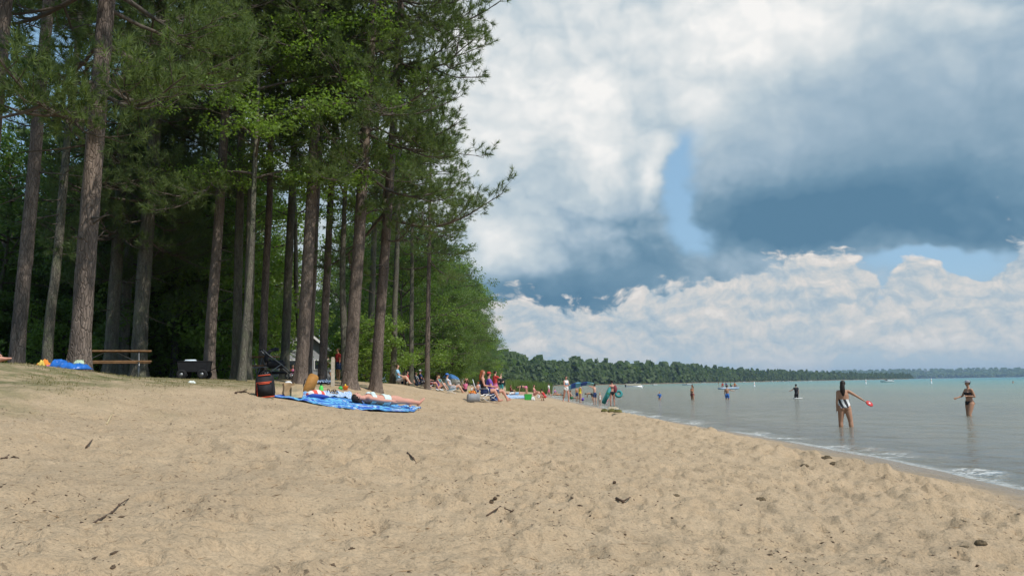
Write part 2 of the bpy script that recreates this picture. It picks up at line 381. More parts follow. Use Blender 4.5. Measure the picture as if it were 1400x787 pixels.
def build_lake():
    rs = np.exp(np.linspace(math.log(4), math.log(11900), 320))
    aa = np.linspace(-22, 80, 350)
    A, RR = np.meshgrid(np.radians(aa), rs); x = (RR * np.sin(A)).ravel(); y = (RR * np.cos(A)).ravel()
    u = shore_u(x, y); gb = ground_base(x, y)
    # small swells, and one low breaker folding over at the edge
    z = np.where(u > -40, fbm(x * 1.3, y * .9, 71, 3) * .025 * np.clip(-u / 3, 0, 1), 0)
    lip = u + .75 + fbm(x * .35, y * .35, 77, 2) * .9
    z = z + .055 * np.exp(-(lip / .32) ** 2) * np.clip(.5 + 2.2 * fbm(x * .45, y * .45, 79, 2), 0, 1.3)
    keep = (gb < .12) | (u < 3)
    me = mesh_np('lake', np.stack([x, y, z], -1), grid_faces(len(rs), len(aa)), True)
    bm = bmesh.new(); bm.from_mesh(me); bm.verts.ensure_lookup_table()
    bmesh.ops.delete(bm, geom=[v for v in bm.verts if not keep[v.index]], context='VERTS'); bm.to_mesh(me); bm.free()
    n = len(me.vertices); co = np.empty(n * 3, np.float32); me.vertices.foreach_get('co', co); co = co.reshape(-1, 3)
    dep = np.maximum(0, -ground_base(co[:, 0], co[:, 1])); uu = -shore_u(co[:, 0], co[:, 1])
    a = me.attributes.new('depth', 'FLOAT', 'POINT'); a.data.foreach_set('value', dep.astype(np.float32))
    a = me.attributes.new('offshore', 'FLOAT', 'POINT'); a.data.foreach_set('value', uu.astype(np.float32))
    m = bpy.data.materials.new('lake_water'); m.use_nodes = True; w = NT(m.node_tree); w.n.clear()
    out = w.n.new('ShaderNodeOutputMaterial')
    pos = w.add('ShaderNodeNewGeometry', out=0)
    dp = w.add('ShaderNodeAttribute', out=2, attribute_name='depth'); of = w.add('ShaderNodeAttribute', out=2, attribute_name='offshore')
    p1 = w.v('MULTIPLY', pos, (1.0, .8, 1)); 
    h = w.m('ADD', w.m('MULTIPLY', w.noise(p1, 1.1, 3, .55), 1.0), w.m('MULTIPLY', w.noise(p1, 4.2, 4, .6), .42))
    h = w.m('ADD', h, w.m('MULTIPLY', w.noise(p1, .28, 2, .5), 1.4))
    nrm = w.add('ShaderNodeBump', {'Strength': 1.0, 'Distance': .26, 'Height': h})
    body = w.ramp(w.m('DIVIDE', dp, 10.0), [(0.0, (.33, .285, .185)), (.05, (.315, .295, .20)), (.10, (.245, .305, .22)), (.14, (.16, .30, .25)), (.30, (.075, .265, .26)), (.7, (.035, .19, .22)), (1.0, (.02, .13, .19))])
    tint = w.noise(w.v('MULTIPLY', pos, (1, .5, 1)), .06, 3, .6)
    body = w.mix(1.0, body, w.ramp(tint, [(.3, (.82, .84, .88)), (.7, (1.14, 1.12, 1.06))]), 'MULTIPLY')
    dif = w.add('ShaderNodeBsdfDiffuse', {'Color': body})
    tr = w.add('ShaderNodeBsdfTransparent', {'Color': (.80, .80, .70)})
    op = w.m('SUBTRACT', 1.0, w.m('EXPONENT', w.m('MULTIPLY', dp, -1.6)))
    under = w.n.new('ShaderNodeMixShader'); w.put(under.inputs[0], op); w.l.new(tr, under.inputs[1]); w.l.new(dif, under.inputs[2])
    gl = w.add('ShaderNodeBsdfGlossy', {'Color': (.95, .95, .95), 'Roughness': .09, 'Normal': nrm})
    fr = w.add('ShaderNodeFresnel', {'IOR': 1.33, 'Normal': nrm})
    surf = w.n.new('ShaderNodeMixShader'); w.put(surf.inputs[0], w.m('MULTIPLY', fr, .44)); w.l.new(under.outputs[0], surf.inputs[1]); w.l.new(gl, surf.inputs[2])
    # foam: the broken lip along the edge and its leftovers
    fn = w.noise(pos, 9, 6, .75); fb = w.noise(pos, .55, 3, .6)
    band = w.m('MULTIPLY', w.smooth(of, -.15, .15), w.smooth(of, 1.15, .45))
    fo = w.m('MULTIPLY', w.m('MULTIPLY', band, w.smooth(fn, .44, .60)), w.smooth(fb, .49, .62))
    line = w.m('MULTIPLY', w.m('MULTIPLY', w.smooth(of, -.12, .02), w.smooth(of, .34, .12)), w.m('MULTIPLY', w.smooth(fn, .38, .56), w.smooth(w.noise(pos, .22, 2, .5), .38, .52)))
    fo = w.m('MAXIMUM', fo, w.m('MULTIPLY', line, .55))
    foam = w.add('ShaderNodeBsdfDiffuse', {'Color': (.80, .80, .76)})
    fin = w.n.new('ShaderNodeMixShader'); w.put(fin.inputs[0], w.m('MULTIPLY', fo, .7)); w.l.new(surf.outputs[0], fin.inputs[1]); w.l.new(foam, fin.inputs[2])
    w.l.new(fin.outputs[0], out.inputs[0])
    o = link('lake', me, None, m); tag(o, kind='structure')
build_lake()
# ---------------------------------------------------------------- tree materials
def bark_mat(name, c0, c1, c2, moss=0.0):
    m = bpy.data.materials.new(name); m.use_nodes = True; w = NT(m.node_tree); b = m.node_tree.nodes['Principled BSDF']
    co = w.add('ShaderNodeTexCoord', out=3)
    q = w.v('MULTIPLY', co, (1, 1, .16))
    n = w.noise(q, 11, 6, .68, .6); f = w.noise(co, 46, 4, .7); big = w.noise(co, 1.1, 3, .6)
    cr = w.add('ShaderNodeTexVoronoi', {'Vector': w.v('MULTIPLY', w.v('ADD', co, w.v('SCALE', w.add('ShaderNodeTexNoise', {'Vector': co, 'Scale': 5.0}, 1), .10)), (1, 1, .22)), 'Scale': 23.0}, feature='DISTANCE_TO_EDGE')
    col = w.ramp(n, [(.25, c0), (.5, c1), (.78, c2)])
    col = w.mix(w.m('MULTIPLY', w.smooth(cr, .09, .0), .55), col, tuple(x * .6 for x in c0))
    col = w.mix(1.0, col, w.ramp(big, [(.3, (.72, .72, .74)), (.7, (1.2, 1.16, 1.1))]), 'MULTIPLY')
    if moss: col = w.mix(w.m('MULTIPLY', w.smooth(w.noise(co, 2.6, 5, .7), .45, .66), moss), col, (.15, .17, .095))
    w.l.new(col, b.inputs['Base Color']); b.inputs['Roughness'].default_value = .95; b.inputs['Specular IOR Level'].default_value = .1
    hh = w.m('ADD', w.m('MULTIPLY', w.smooth(cr, .0, .16), 1.0), w.m('MULTIPLY', n, .8)); hh = w.m('ADD', hh, w.m('MULTIPLY', f, .25))
    w.l.new(w.add('ShaderNodeBump', {'Strength': .8, 'Distance': .02, 'Height': hh}), b.inputs['Normal'])
    return m
BARK_RED = bark_mat('red_pine_bark', (.095, .078, .066), (.200, .160, .134), (.34, .275, .230))
BARK_GREY = bark_mat('grey_bark', (.078, .072, .060), (.160, .148, .120), (.27, .25, .20), .55)
BARK_TWIG = mat('twig_bark', (.10, .082, .065), .95, .35, 6)
def leaf_mat(name, dark, light, trans, rough=.55, vs=.9, spread=.5):
    m = bpy.data.materials.new(name); m.use_nodes = True; w = NT(m.node_tree); w.n.clear()
    out = w.n.new('ShaderNodeOutputMaterial')
    co = w.add('ShaderNodeTexCoord', out=3); rnd = w.add('ShaderNodeObjectInfo', out=5)
    n = w.m('ADD', w.noise(co, vs, 3, .6), w.m('MULTIPLY', w.m('SUBTRACT', rnd, .5), .22)); f = w.noise(co, 11, 2, .6)
    n = w.m('ADD', w.m('MULTIPLY', n, .62), w.m('MULTIPLY', f, .38))
    col = w.ramp(n, [(.5 - spread / 2, dark), (.5 + spread / 2, light)])
    p = w.n.new('ShaderNodeBsdfPrincipled'); w.l.new(col, p.inputs['Base Color']); p.inputs['Roughness'].default_value = rough; p.inputs['Specular IOR Level'].default_value = .3
    t = w.add('ShaderNodeBsdfTranslucent', {'Color': w.mix(1.0, col, trans, 'MULTIPLY')})
    mx = w.n.new('ShaderNodeMixShader'); mx.inputs[0].default_value = .45; w.l.new(p.outputs[0], mx.inputs[1]); w.l.new(t, mx.inputs[2])
    w.l.new(mx.outputs[0], out.inputs[0]); return m
NEEDLE = leaf_mat('pine_needles', (.070, .104, .034), (.190, .245, .080), (1.4, 1.5, .8))
NEEDLE_DK = leaf_mat('dark_pine_needles', (.058, .088, .034), (.150, .200, .072), (1.3, 1.4, .8))
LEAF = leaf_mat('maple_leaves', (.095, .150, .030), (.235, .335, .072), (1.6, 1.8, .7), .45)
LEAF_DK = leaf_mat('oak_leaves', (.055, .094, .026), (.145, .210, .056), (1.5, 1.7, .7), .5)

# ---------------------------------------------------------------- crown generators (numpy)
def frames(d):
    d = d / np.linalg.norm(d, axis=1, keepdims=True)
    up = np.where(np.abs(d[:, 2:3]) < .9, np.array([[0, 0, 1.]]), np.array([[1., 0, 0]]))
    a = np.cross(d, up); a /= np.linalg.norm(a, axis=1, keepdims=True); return d, a, np.cross(d, a)
def needle_tufts(pos, dirs, ln, nper, r, width=.016, shoot=.17):
    """bottle-brush tufts: thin triangles leaving a short shoot at a slant"""
    n = len(pos); d, a, b = frames(dirs)
    k = np.repeat(np.arange(n), nper); N = len(k)
    t = r.random(N) ** .8; th = r.random(N) * 6.283; sl = np.radians(22 + 66 * r.random(N)) * (1.2 - .6 * t)
    rad = a[k] * np.cos(th)[:, None] + b[k] * np.sin(th)[:, None]
    nd = d[k] * np.cos(sl)[:, None] + rad * np.sin(sl)[:, None]
    base = pos[k] + d[k] * (t * shoot)[:, None]
    L = (np.repeat(ln, nper) if np.ndim(ln) else np.full(N, ln)) * (.75 + .5 * r.random(N))
    side = np.cross(nd, rad + .3 * r.standard_normal((N, 3))); side /= np.linalg.norm(side, axis=1, keepdims=True) + 1e-9
    w = side * width
    V = np.stack([base - w, base + w, base + nd * L[:, None]], 1).reshape(-1, 3)
    return V, np.arange(3 * N).reshape(-1, 3)
def tubes_np(paths, radii, n):
    V = []; F = []; o = 0
    th = np.arange(n) * 2 * np.pi / n; c, s_ = np.cos(th), np.sin(th)
    for p, r in zip(paths, radii):
        p = np.asarray(p); d = np.gradient(p, axis=0); d, a, b = frames(d); m = len(p)
        ring = p[:, None, :] + (a[:, None, :] * c[None, :, None] + b[:, None, :] * s_[None, :, None]) * np.asarray(r)[:, None, None]
        V.append(ring.reshape(-1, 3)); i = np.arange(m - 1)[:, None] * n + np.arange(n)[None]; j = np.arange(m - 1)[:, None] * n + (np.arange(n)[None] + 1) % n
        F.append(np.stack([i, j, j + n, i + n], -1).reshape(-1, 4) + o); o += m * n
    return np.concatenate(V), np.concatenate(F)
def pine_crown(seed, L=14.0, rmax=3.6, tiers=34, low_droop=.25, dens=1.0, nper=34, gap=.25, need=.165):
    """an open, irregular pine crown: uneven boughs that fork, twigs along their outer part, brush-like needle tufts at the twig ends, some bare dead twigs"""
    r = np.random.default_rng(seed); br = []; brr = []; tp = []; td = []; tw = []; twr = []
    def bough(p0, an, ln, slope, lift, rad, depth):
        m = 8; s = np.linspace(0, 1, m); a = an + np.cumsum(r.normal(0, .16, m)) * .6
        st = ln / (m - 1); x = np.concatenate([[0], np.cumsum(np.cos(a[1:]) * st)]); y = np.concatenate([[0], np.cumsum(np.sin(a[1:]) * st)])
        z = slope * s * ln + lift * ln * s ** 2 - .08 * ln * np.sin(s * np.pi) + np.cumsum(r.normal(0, .035, m)) * ln * .25
        p = p0 + np.stack([x, y, z], -1); br.append(p); brr.append(rad * (1 - .8 * s))
        nt = max(2, int((2 + ln * 3.2) * dens))
        for q in range(nt):
            f = (.34 if depth == 0 else .15) + (.66 if depth == 0 else .85) * (q + r.random()) / nt; i0 = min(.999, f) * (m - 1); i = int(i0); b0 = p[i] + (p[i + 1] - p[i]) * (i0 - i)
            bd = p[i + 1] - p[i]; bd = bd / np.linalg.norm(bd); a2 = (1 if q % 2 else -1) * np.radians(25 + 45 * r.random())
            sd = np.array([bd[0] * np.cos(a2) - bd[1] * np.sin(a2), bd[0] * np.sin(a2) + bd[1] * np.cos(a2), bd[2] * .6 + r.normal(.16, .26)]); sd /= np.linalg.norm(sd)
            tl = .16 + (.22 + .42 * r.random()) * (1.25 - .7 * f) * min(1.2, .4 + ln * .25); e = b0 + sd * tl + np.array([0, 0, .10 * tl]); tw.append(np.array([b0, (b0 + e) / 2 + r.normal(0, .035, 3), e])); twr.append(np.array([.009, .007, .004]))
            if r.random() < .10 + (.35 if f < .35 else 0): continue                      # a dead twig
            tp.append(e); td.append(sd + np.array([0, 0, .35]) + r.normal(0, .2, 3))
            for g in range(1 + int(tl / .26)):
                h = .45 + .5 * r.random(); off = r.normal(0, .10, 3) + np.array([0, 0, .05]); tp.append(b0 + (e - b0) * h + off); td.append(sd * .6 + off * 6 + np.array([0, 0, .3]))
        tp.append(p[-1]); td.append(p[-1] - p[-2])
        if depth == 0 and ln > 1.1:
            for g in range(2 + (ln > 2.4)):
                f = .30 + .45 * r.random(); i = int(f * (m - 1)); bough(p[i], an + (1 if g % 2 else -1) * np.radians(28 + 30 * r.random()), ln * (.34 + .3 * r.random()), slope * .6 + r.normal(0, .16), lift * .7, rad * .5, 1)
    for wi in range(tiers):
        t = (wi + r.random()) / tiers; reach = rmax * (.88 + .6 * t if t < .2 else .90 * (1 - ((t - .2) / .82) ** 1.25) + .10); reach = max(.45, reach)
        for k in range(2 if r.random() < .62 else 1):
            if t < .25 and r.random() < gap: continue
            ln = reach * (.38 + .68 * r.random() ** .8); slope = -low_droop * (1 - t) * (.3 + 1.2 * r.random()) + .62 * t ** 1.6 + r.normal(0, .13)
            bough(np.array([0, 0, t * L]), r.random() * 6.283, ln, slope, r.normal(.10, .13), .014 + .0115 * ln, 0)
    for g in range(16):
        tp.append(np.array([0, 0, L - .5 + .05 * g]) + r.normal(0, .14, 3)); td.append(np.array([r.normal() * .7, r.normal() * .7, 1.]))
    tp = np.array(tp); td = np.array(td)
    fv, ff = needle_tufts(tp, td, need, nper, r, .0078)
    v1, f1 = tubes_np(br, brr, 5); v2, f2 = tubes_np(tw, twr, 3)
    fol = mesh_np('pine_foliage', fv, ff); lim = mesh_np('pine_limbs', np.concatenate([v1, v2]), np.concatenate([f1, f2 + len(v1)]), True)
    return fol, lim
def leaf_cloud(cent, rad, nper, size, r, flat=.6, up=.6):
    n = len(cent); k = np.repeat(np.arange(n), nper); N = len(k)
    g = r.standard_normal((N, 3)); g /= np.linalg.norm(g, axis=1, keepdims=True); g *= (r.random(N) ** .45)[:, None]; g[:, 2] *= flat
    p = cent[k] + g * np.repeat(rad, nper)[:, None]
    nrm = r.standard_normal((N, 3)) * .75 + g * .7 + np.array([0, 0, up]); nrm, a, b = frames(nrm)
    th = r.random(N) * 6.283; u = a * np.cos(th)[:, None] + b * np.sin(th)[:, None]; v = np.cross(nrm, u)
    s = size * (.6 + .8 * r.random(N))[:, None]
    V = np.stack([p - u * s, p + v * s * .55 - u * s * .1 - nrm * s * .12, p + u * s, p - v * s * .55 - u * s * .1 - nrm * s * .12], 1).reshape(-1, 3)
    return V, np.arange(4 * N).reshape(-1, 4)
def leafy_crown(seed, H=9.0, R0=3.0, z0=2.0, nbr=26, nper=46, leaf=.062, tiers=None):
    """a broadleaf: trunk line up the middle, limbs fanning out, leaf sprays at their ends and along them"""
    r = np.random.default_rng(seed); br = []; brr = []; ce = []; cr = []
    tz = np.array([0, .3, .55, .8, 1.]) * H; tx = np.cumsum(r.normal(0, .10, (5, 2)), 0) * H * .12; tx[0] = 0
    trunk = np.stack([tx[:, 0], tx[:, 1], tz], -1)
    for k in range(nbr):
        t = (k + r.random()) / nbr; z = z0 + (H - z0) * t ** .9 * .94; an = k * 2.4 + r.normal() * .4
        prof = np.sin(np.pi * min(1, .22 + .74 * t)) ** .8; ln = R0 * prof * (.6 + .55 * r.random()) + .25
        base = np.array([np.interp(z, tz, trunk[:, 0]), np.interp(z, tz, trunk[:, 1]), z]); m = 6; s = np.linspace(0, 1, m)
        rise = (.25 + .45 * t + r.normal() * .15)
        p = base + np.stack([np.cos(an) * s * ln, np.sin(an) * s * ln, s * ln * rise - .25 * ln * s ** 2], -1) + np.cumsum(r.normal(0, .04 * ln / m, (m, 3)), 0)
        br.append(p); brr.append((.012 + .012 * ln) * (1 - .8 * s))
        nc = int(3 + ln * 2.6)
        for q in range(nc):
            f = .30 + .75 * (q + r.random()) / nc; i0 = min(.999, f) * (m - 1); i = int(i0); c = p[i] + (p[i + 1] - p[i]) * (i0 - i)
            off = r.normal(0, .22 + .10 * ln, 3) * np.array([1, 1, .55]); c = c + off; ce.append(c); cr.append(.26 + .26 * r.random() + .05 * ln)
            br.append(np.array([p[i], (p[i] + c) / 2 + r.normal(0, .03, 3), c])); brr.append(np.array([.012, .009, .005]))
    ce = np.array(ce); cr = np.array(cr)
    V, F = leaf_cloud(ce, cr, nper, leaf, r)
    bv, bf = tubes_np(br, brr, 4)
    return mesh_np('leaf_mass', V, F), mesh_np('leafy_limbs', bv, bf, True), trunk
PINES = [pine_crown(101, 14, 3.6, 36, .22, 1.0), pine_crown(112, 15, 3.9, 38, .34, 1.0), pine_crown(103, 13, 3.3, 32, .10, .95), pine_crown(124, 16.5, 3.5, 42, .28, 1.1, 34, .05)]
PINE_LONG = [14, 15, 13, 16.5]
LEAFY = [leafy_crown(201, 9, 3.0, 1.8, 30, 78), leafy_crown(202, 10, 3.4, 2.6, 32, 78), leafy_crown(203, 8, 3.6, .9, 30, 80), leafy_crown(204, 7, 2.3, .5, 26, 76)]
LEAFY.append(leafy_crown(205, 12.5, 2.9, 6.4, 15, 84)); LEAFY.append(leafy_crown(206, 13, 3.3, 6.0, 15, 84))
LEAFY_H = [9, 10, 8, 7, 12.5, 13]
BUSH = [leafy_crown(301, 2.4, 1.5, .1, 20, 60, .060), leafy_crown(302, 3.2, 1.4, .2, 22, 60, .065)]

def trunk_mesh(pts, rad, seed=0, n=16, flare=.45, knots=True):
    """tapered trunk with root flare and uneven, plated cross-section"""
    r = np.random.default_rng(seed); pts = np.asarray(pts, float); m = max(24, int(np.linalg.norm(pts[-1] - pts[0]) / .32))
    s0 = np.linspace(0, 1, len(pts)); s = np.linspace(0, 1, m) ** 1.25
    p = np.stack([np.interp(s, s0, pts[:, i]) for i in range(3)], -1)
    # ease the polyline
    for _ in range(3): p[1:-1] = (p[:-2] + 2 * p[1:-1] + p[2:]) / 4
    h = np.linalg.norm(p - p[0], axis=1)
    rr = np.interp(s, s0, rad) * (1 + flare * np.exp(-h / .28)); th = np.arange(n) * 2 * np.pi / n
    lob = 1 + .22 * np.exp(-h / .3)[:, None] * np.cos(5 * th + r.random() * 6)[None] + .05 * np.cos(3 * th[None] + h[:, None] * .4 + r.random() * 6) + r.normal(0, .030, (m, n))
    d, a, b = frames(np.gradient(p, axis=0)); a = np.repeat(a[:1], m, 0); b = np.cross(d, a); b /= np.linalg.norm(b, axis=1, keepdims=True)
    R_ = rr[:, None] * lob
    V = p[:, None] + a[:, None] * (np.cos(th)[None] * R_)[..., None] + b[:, None] * (np.sin(th)[None] * R_)[..., None]
    i = np.arange(m - 1)[:, None] * n + np.arange(n)[None]; j = np.arange(m - 1)[:, None] * n + (np.arange(n)[None] + 1) % n
    return mesh_np('trunk', V.reshape(-1, 3), np.stack([i, j, j + n, i + n], -1).reshape(-1, 4), True)

def pine(x, y, h, dia, lean, label, group=None, crown_from=.42, v=0, rz=0, wide=1.0, dark=False, seed=0, bark=BARK_RED, bow=0, stubs=6, name='pine_tree', crown=True):
    """a pine standing on the ground at x, y; lean = horizontal travel per metre of height (dx, dy)"""
    z = gz(x, y) - .06; t = thing(name, label, 'tree', (x, y, z), 0, group); r = np.random.default_rng(seed + 900)
    hs = np.linspace(0, h, 12)
    pts = np.stack([lean[0] * hs + bow * np.sin(np.pi * np.clip(hs / (h * crown_from + 2), 0, 1)) + r.normal(0, .018, 12) * (hs > 0), lean[1] * hs + r.normal(0, .018, 12) * (hs > 0), hs], -1)
    rad = dia / 2 * np.interp(hs / h, [0, .1, .5, 1], [1, .94, .66, .06])
    link('trunk', trunk_mesh(pts, rad, seed), t, bark)
    zc = h * crown_from; fol, lim = PINES[v]; sc_z = (h + .3 - zc) / PINE_LONG[v]
    base = Vector((lean[0] * zc, lean[1] * zc, zc)); d = Vector((lean[0], lean[1], 1)).normalized()
    q = Vector((0, 0, 1)).rotation_difference(d)
    if crown:
        for nm, me, mt in (('limbs', lim, BARK_TWIG), ('crown', fol, NEEDLE_DK if dark else NEEDLE)):
            o = bpy.data.objects.new(nm, me); COL.objects.link(o); o.parent = t
            if not me.materials: me.materials.append(mt)
            o.material_slots[0].link = 'OBJECT'; o.material_slots[0].material = mt
            o.matrix_local = Matrix.Translation(base) @ q.to_matrix().to_4x4() @ Matrix.Rotation(rz, 4, 'Z') @ Matrix.Diagonal((wide, wide, sc_z, 1))
    # dead stubs on the bare part of the trunk
    for k in range(stubs):
        hh = h * (crown_from * (.45 + .55 * r.random())); an = r.random() * 6.283; l = .35 + .9 * r.random()
        c = Vector((np.interp(hh, hs, pts[:, 0]), np.interp(hh, hs, pts[:, 1]), hh)); dd = Vector((math.cos(an), math.sin(an), r.normal() * .2 - .05))
        MB().tube([c, c + dd * l * .5 + Vector((0, 0, -.02)), c + dd * l + Vector((0, 0, .05 - .15 * r.random()))], [.022, .015, .006], 5).build('dead_branch', BARK_TWIG, t, True)
    return t
def leafy(x, y, h, label, group=None, v=0, rz=0, wide=1.0, m=None, dia=None, name='broadleaf_tree', z=None, sink=.05):
    fol, lim, tr = LEAFY[v]; s = h / LEAFY_H[v]; t = thing(name, label, 'tree', (x, y, (gz(x, y) if z is None else z) - sink), rz, group)
    d = dia or .10 + .012 * h
    pts = tr * np.array([s * wide, s * wide, s])
    link('trunk', trunk_mesh(pts, np.linspace(1, .15, len(pts)) * d / 2, v + 50, 10, .3), t, BARK_GREY)
    for nm, me, mt in (('limbs', lim, BARK_TWIG), ('crown', fol, m or LEAF)):
        o = bpy.data.objects.new(nm, me); COL.objects.link(o); o.parent = t
        if not me.materials: me.materials.append(mt)
        o.material_slots[0].link = 'OBJECT'; o.material_slots[0].material = mt
        o.scale = (s * wide, s * wide, s)
    return t
def bush(x, y, s, label, group, v=0, rz=0, m=None):
    fol, lim, tr = BUSH[v]; t = thing('shrub', label, 'shrub', (x, y, gz(x, y) - .04), rz, group)
    for nm, me, mt in (('stems', lim, BARK_TWIG), ('foliage', fol, m or LEAF_DK)):
        o = bpy.data.objects.new(nm, me); COL.objects.link(o); o.parent = t
        if not me.materials: me.materials.append(mt)
        o.material_slots[0].link = 'OBJECT'; o.material_slots[0].material = mt
        o.scale = (s, s, s)
    return t
def col_x(px, y): return (px - CX) / FPX * y / math.cos(PITCH) * math.cos(PITCH) if True else 0
def spot(px, y):
    """x of the ground under a photo column at distance y"""
    d = ray(px, 520); return d.x / d.y * y

# ---------------------------------------------------------------- the pines at the edge of the beach: photo column, distance, trunk width, lean
for (px, y, dia, h, lx, cf, v, rz, wd, bk, lab) in [
    (-42, 13.5, .30, 23, .045, .36, 1, 0.3, 1.0, BARK_RED, 'pine trunk leaning in at the left edge of the picture'),
    (20, 19.5, .32, 24, .042, .40, 3, 1.1, 1.0, BARK_RED, 'slim leaning pine second from the left edge behind the orange bag'),
    (107, 14.2, .325, 24, .034, .17, 3, 3.6, .95, BARK_RED, 'thickest pine trunk rising right behind the blue tarp'),
    (285, 26.0, .34, 23, .040, .25, 1, 2.6, 1.0, BARK_RED, 'reddish pine standing beside the black wagon'),
    (388, 31.0, .33, 23, .030, .45, 0, .7, 1.0, BARK_GREY, 'dark grey pine directly behind the stroller'),
    (358, 29.0, .27, 22, .020, .46, 2, 1.9, 1.0, BARK_RED, 'thin pine rising through the picnic table by the stroller'),
    (411, 26.0, .39, 24, .042, .46, 0, 3.9, 1.0, BARK_RED, 'dark straight pine just right of the stroller'),
    (421, 31.5, .26, 23, .040, .5, 2, 5.0, 1.0, BARK_RED, 'slim pine half hidden behind the dark straight one'),
    (440, 30.0, .28, 23, .040, .46, 2, 2.4, 1.0, BARK_RED, 'pale reddish pine just left of the wooden post'),
    (478, 27.0, .42, 24, .056, .27, 0, 4.4, 1.12, BARK_RED, 'broad pine just right of the wooden post'),
    (514, 28.5, .37, 23, .062, .22, 1, 0.2, 1.12, BARK_RED, 'outermost leaning pine reaching over the beach behind the sunbather'),
    (537, 44.0, .32, 22, .03, .40, 3, 1.2, 1.0, BARK_GREY, 'pale thin pine right of the outermost leaning one'),
    (584, 58.0, .36, 23, .02, .34, 1, 3.3, 1.1, BARK_RED, 'lone pine standing beside the seated group in red'),
    (505, 47.0, .40, 22, .03, .42, 2, 4.1, 1.0, BARK_GREY, 'grey pine seen between the two broadest beach pines'),
    (562, 58.0, .34, 22, .01, .40, 0, 5.2, 1.0, BARK_GREY, 'grey pine behind the people left of the blue umbrella'),
]:
    pine(spot(px, y), y, h, dia, (lx, .0), lab, 'pines along the top of the beach', cf, v, rz, wd, False, int(px) + 300, bk)
# grey, mossy trunks in the shade further in
for (px, y, dia, h, lx, cf, v, lab) in [
    (150, 27.5, .42, 21, .022, .20, 0, 'grey trunk behind the left end of the picnic table'),
    (167, 30, .36, 20, .018, .17, 3, 'dark thin trunk between two grey ones behind the picnic table'),
    (189, 26.5, .48, 22, .030, .19, 3, 'lichen covered grey trunk at the right end of the picnic table'),
    (322, 27, .30, 22, .004, .44, 0, 'left trunk of the close pair right of the black wagon'),
    (336, 26.5, .32, 22, .018, .44, 2, 'right trunk of the close pair right of the black wagon'),
    (62, 24, .28, 18, .05, .46, 1, 'thin leaning trunk in the shade left of the thickest pine'),
    (238, 33, .30, 21, .01, .16, 1, 'slim trunk in the gap between picnic table and wagon'),
]:
    pine(spot(px, y), y, h, dia, (lx, 0), lab, 'grey trunks in the shade', cf, v, px * .7, 1.0, True, px + 40, BARK_GREY)

# ---------------------------------------------------------------- broadleaf trees among and behind the pines
for (px, y, h, v, rz, wd, m, lab) in [
    (330, 23.8, 10.8, 4, .4, 1.1, LEAF, 'bright green maple spreading in front of the close pair of trunks'),
    (473, 27.8, 12.2, 5, 2.0, 1.08, LEAF, 'bright green maple with sprays crossing the broad pine'),
    (555, 62, 10, 2, 1.0, 1.0, LEAF, 'leafy green maple low behind the lone beach pine'),
    (415, 36, 12.5, 4, 3.0, 1.0, LEAF, 'green maple with a high crown behind the dark straight pine'),
    (600, 70, 9.0, 2, 5.0, 1.1, LEAF_DK, 'low spreading broadleaf behind the blue umbrella'),
    (628, 95, 9.5, 1, 5.0, 1.1, LEAF_DK, 'pale green broadleaf tree behind the standing bathers'),
]:
    leafy(spot(px, y), y, h, lab, 'maples among the pines', v, rz, wd, m)
rr = random.Random(5)
for k in range(34):                                   # the wood behind: leafy understorey filling the shade
    px = -60 + 640 * (k + rr.random()) / 46; y = 32 + 24 * rr.random() + (6 if px > 330 else 0)
    if px > 335: y = 106 + 40 * rr.random()
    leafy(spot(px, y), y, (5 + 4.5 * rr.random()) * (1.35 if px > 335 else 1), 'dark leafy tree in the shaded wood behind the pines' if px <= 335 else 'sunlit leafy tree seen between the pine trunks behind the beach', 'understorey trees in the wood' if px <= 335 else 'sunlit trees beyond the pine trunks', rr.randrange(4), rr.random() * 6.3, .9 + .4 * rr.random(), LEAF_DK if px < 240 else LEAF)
for k in range(30):
    px = -80 + 700 * (k + rr.random()) / 40; y = 42 + 60 * rr.random() ** 1.3
    if 330 < px < 560: y = 112 + 40 * rr.random()
    x = spot(px, y)
    if rr.random() < .62: pine(x, y, (17 + 5 * rr.random()) * (.7 if px < 150 else 1), .34, (.02 * rr.random(), 0), 'tall pine deep in the wood behind the beach', 'pines deep in the wood', .12 + .2 * rr.random(), rr.randrange(4), rr.random() * 6.3, 1.15, True, k, BARK_GREY, 0, 0)
    else: leafy(x, y, (10 + 5 * rr.random()), 'tall leafy tree deep in the wood behind the beach', 'leafy trees deep in the wood', rr.randrange(3), rr.random() * 6.3, 1.0, LEAF_DK)
for k in range(44):
    px = -40 + 560 * (k + rr.random()) / 44; y = 31 + 22 * rr.random() + (4 if px > 300 else 0)
    if 330 < px < 480: y = 100 + 30 * rr.random()
    bush(spot(px, y), y, .8 + .6 * rr.random(), 'leafy shrub in the shade under the trees', 'shrubs under the trees', k % 2, rr.random() * 6.3, LEAF)
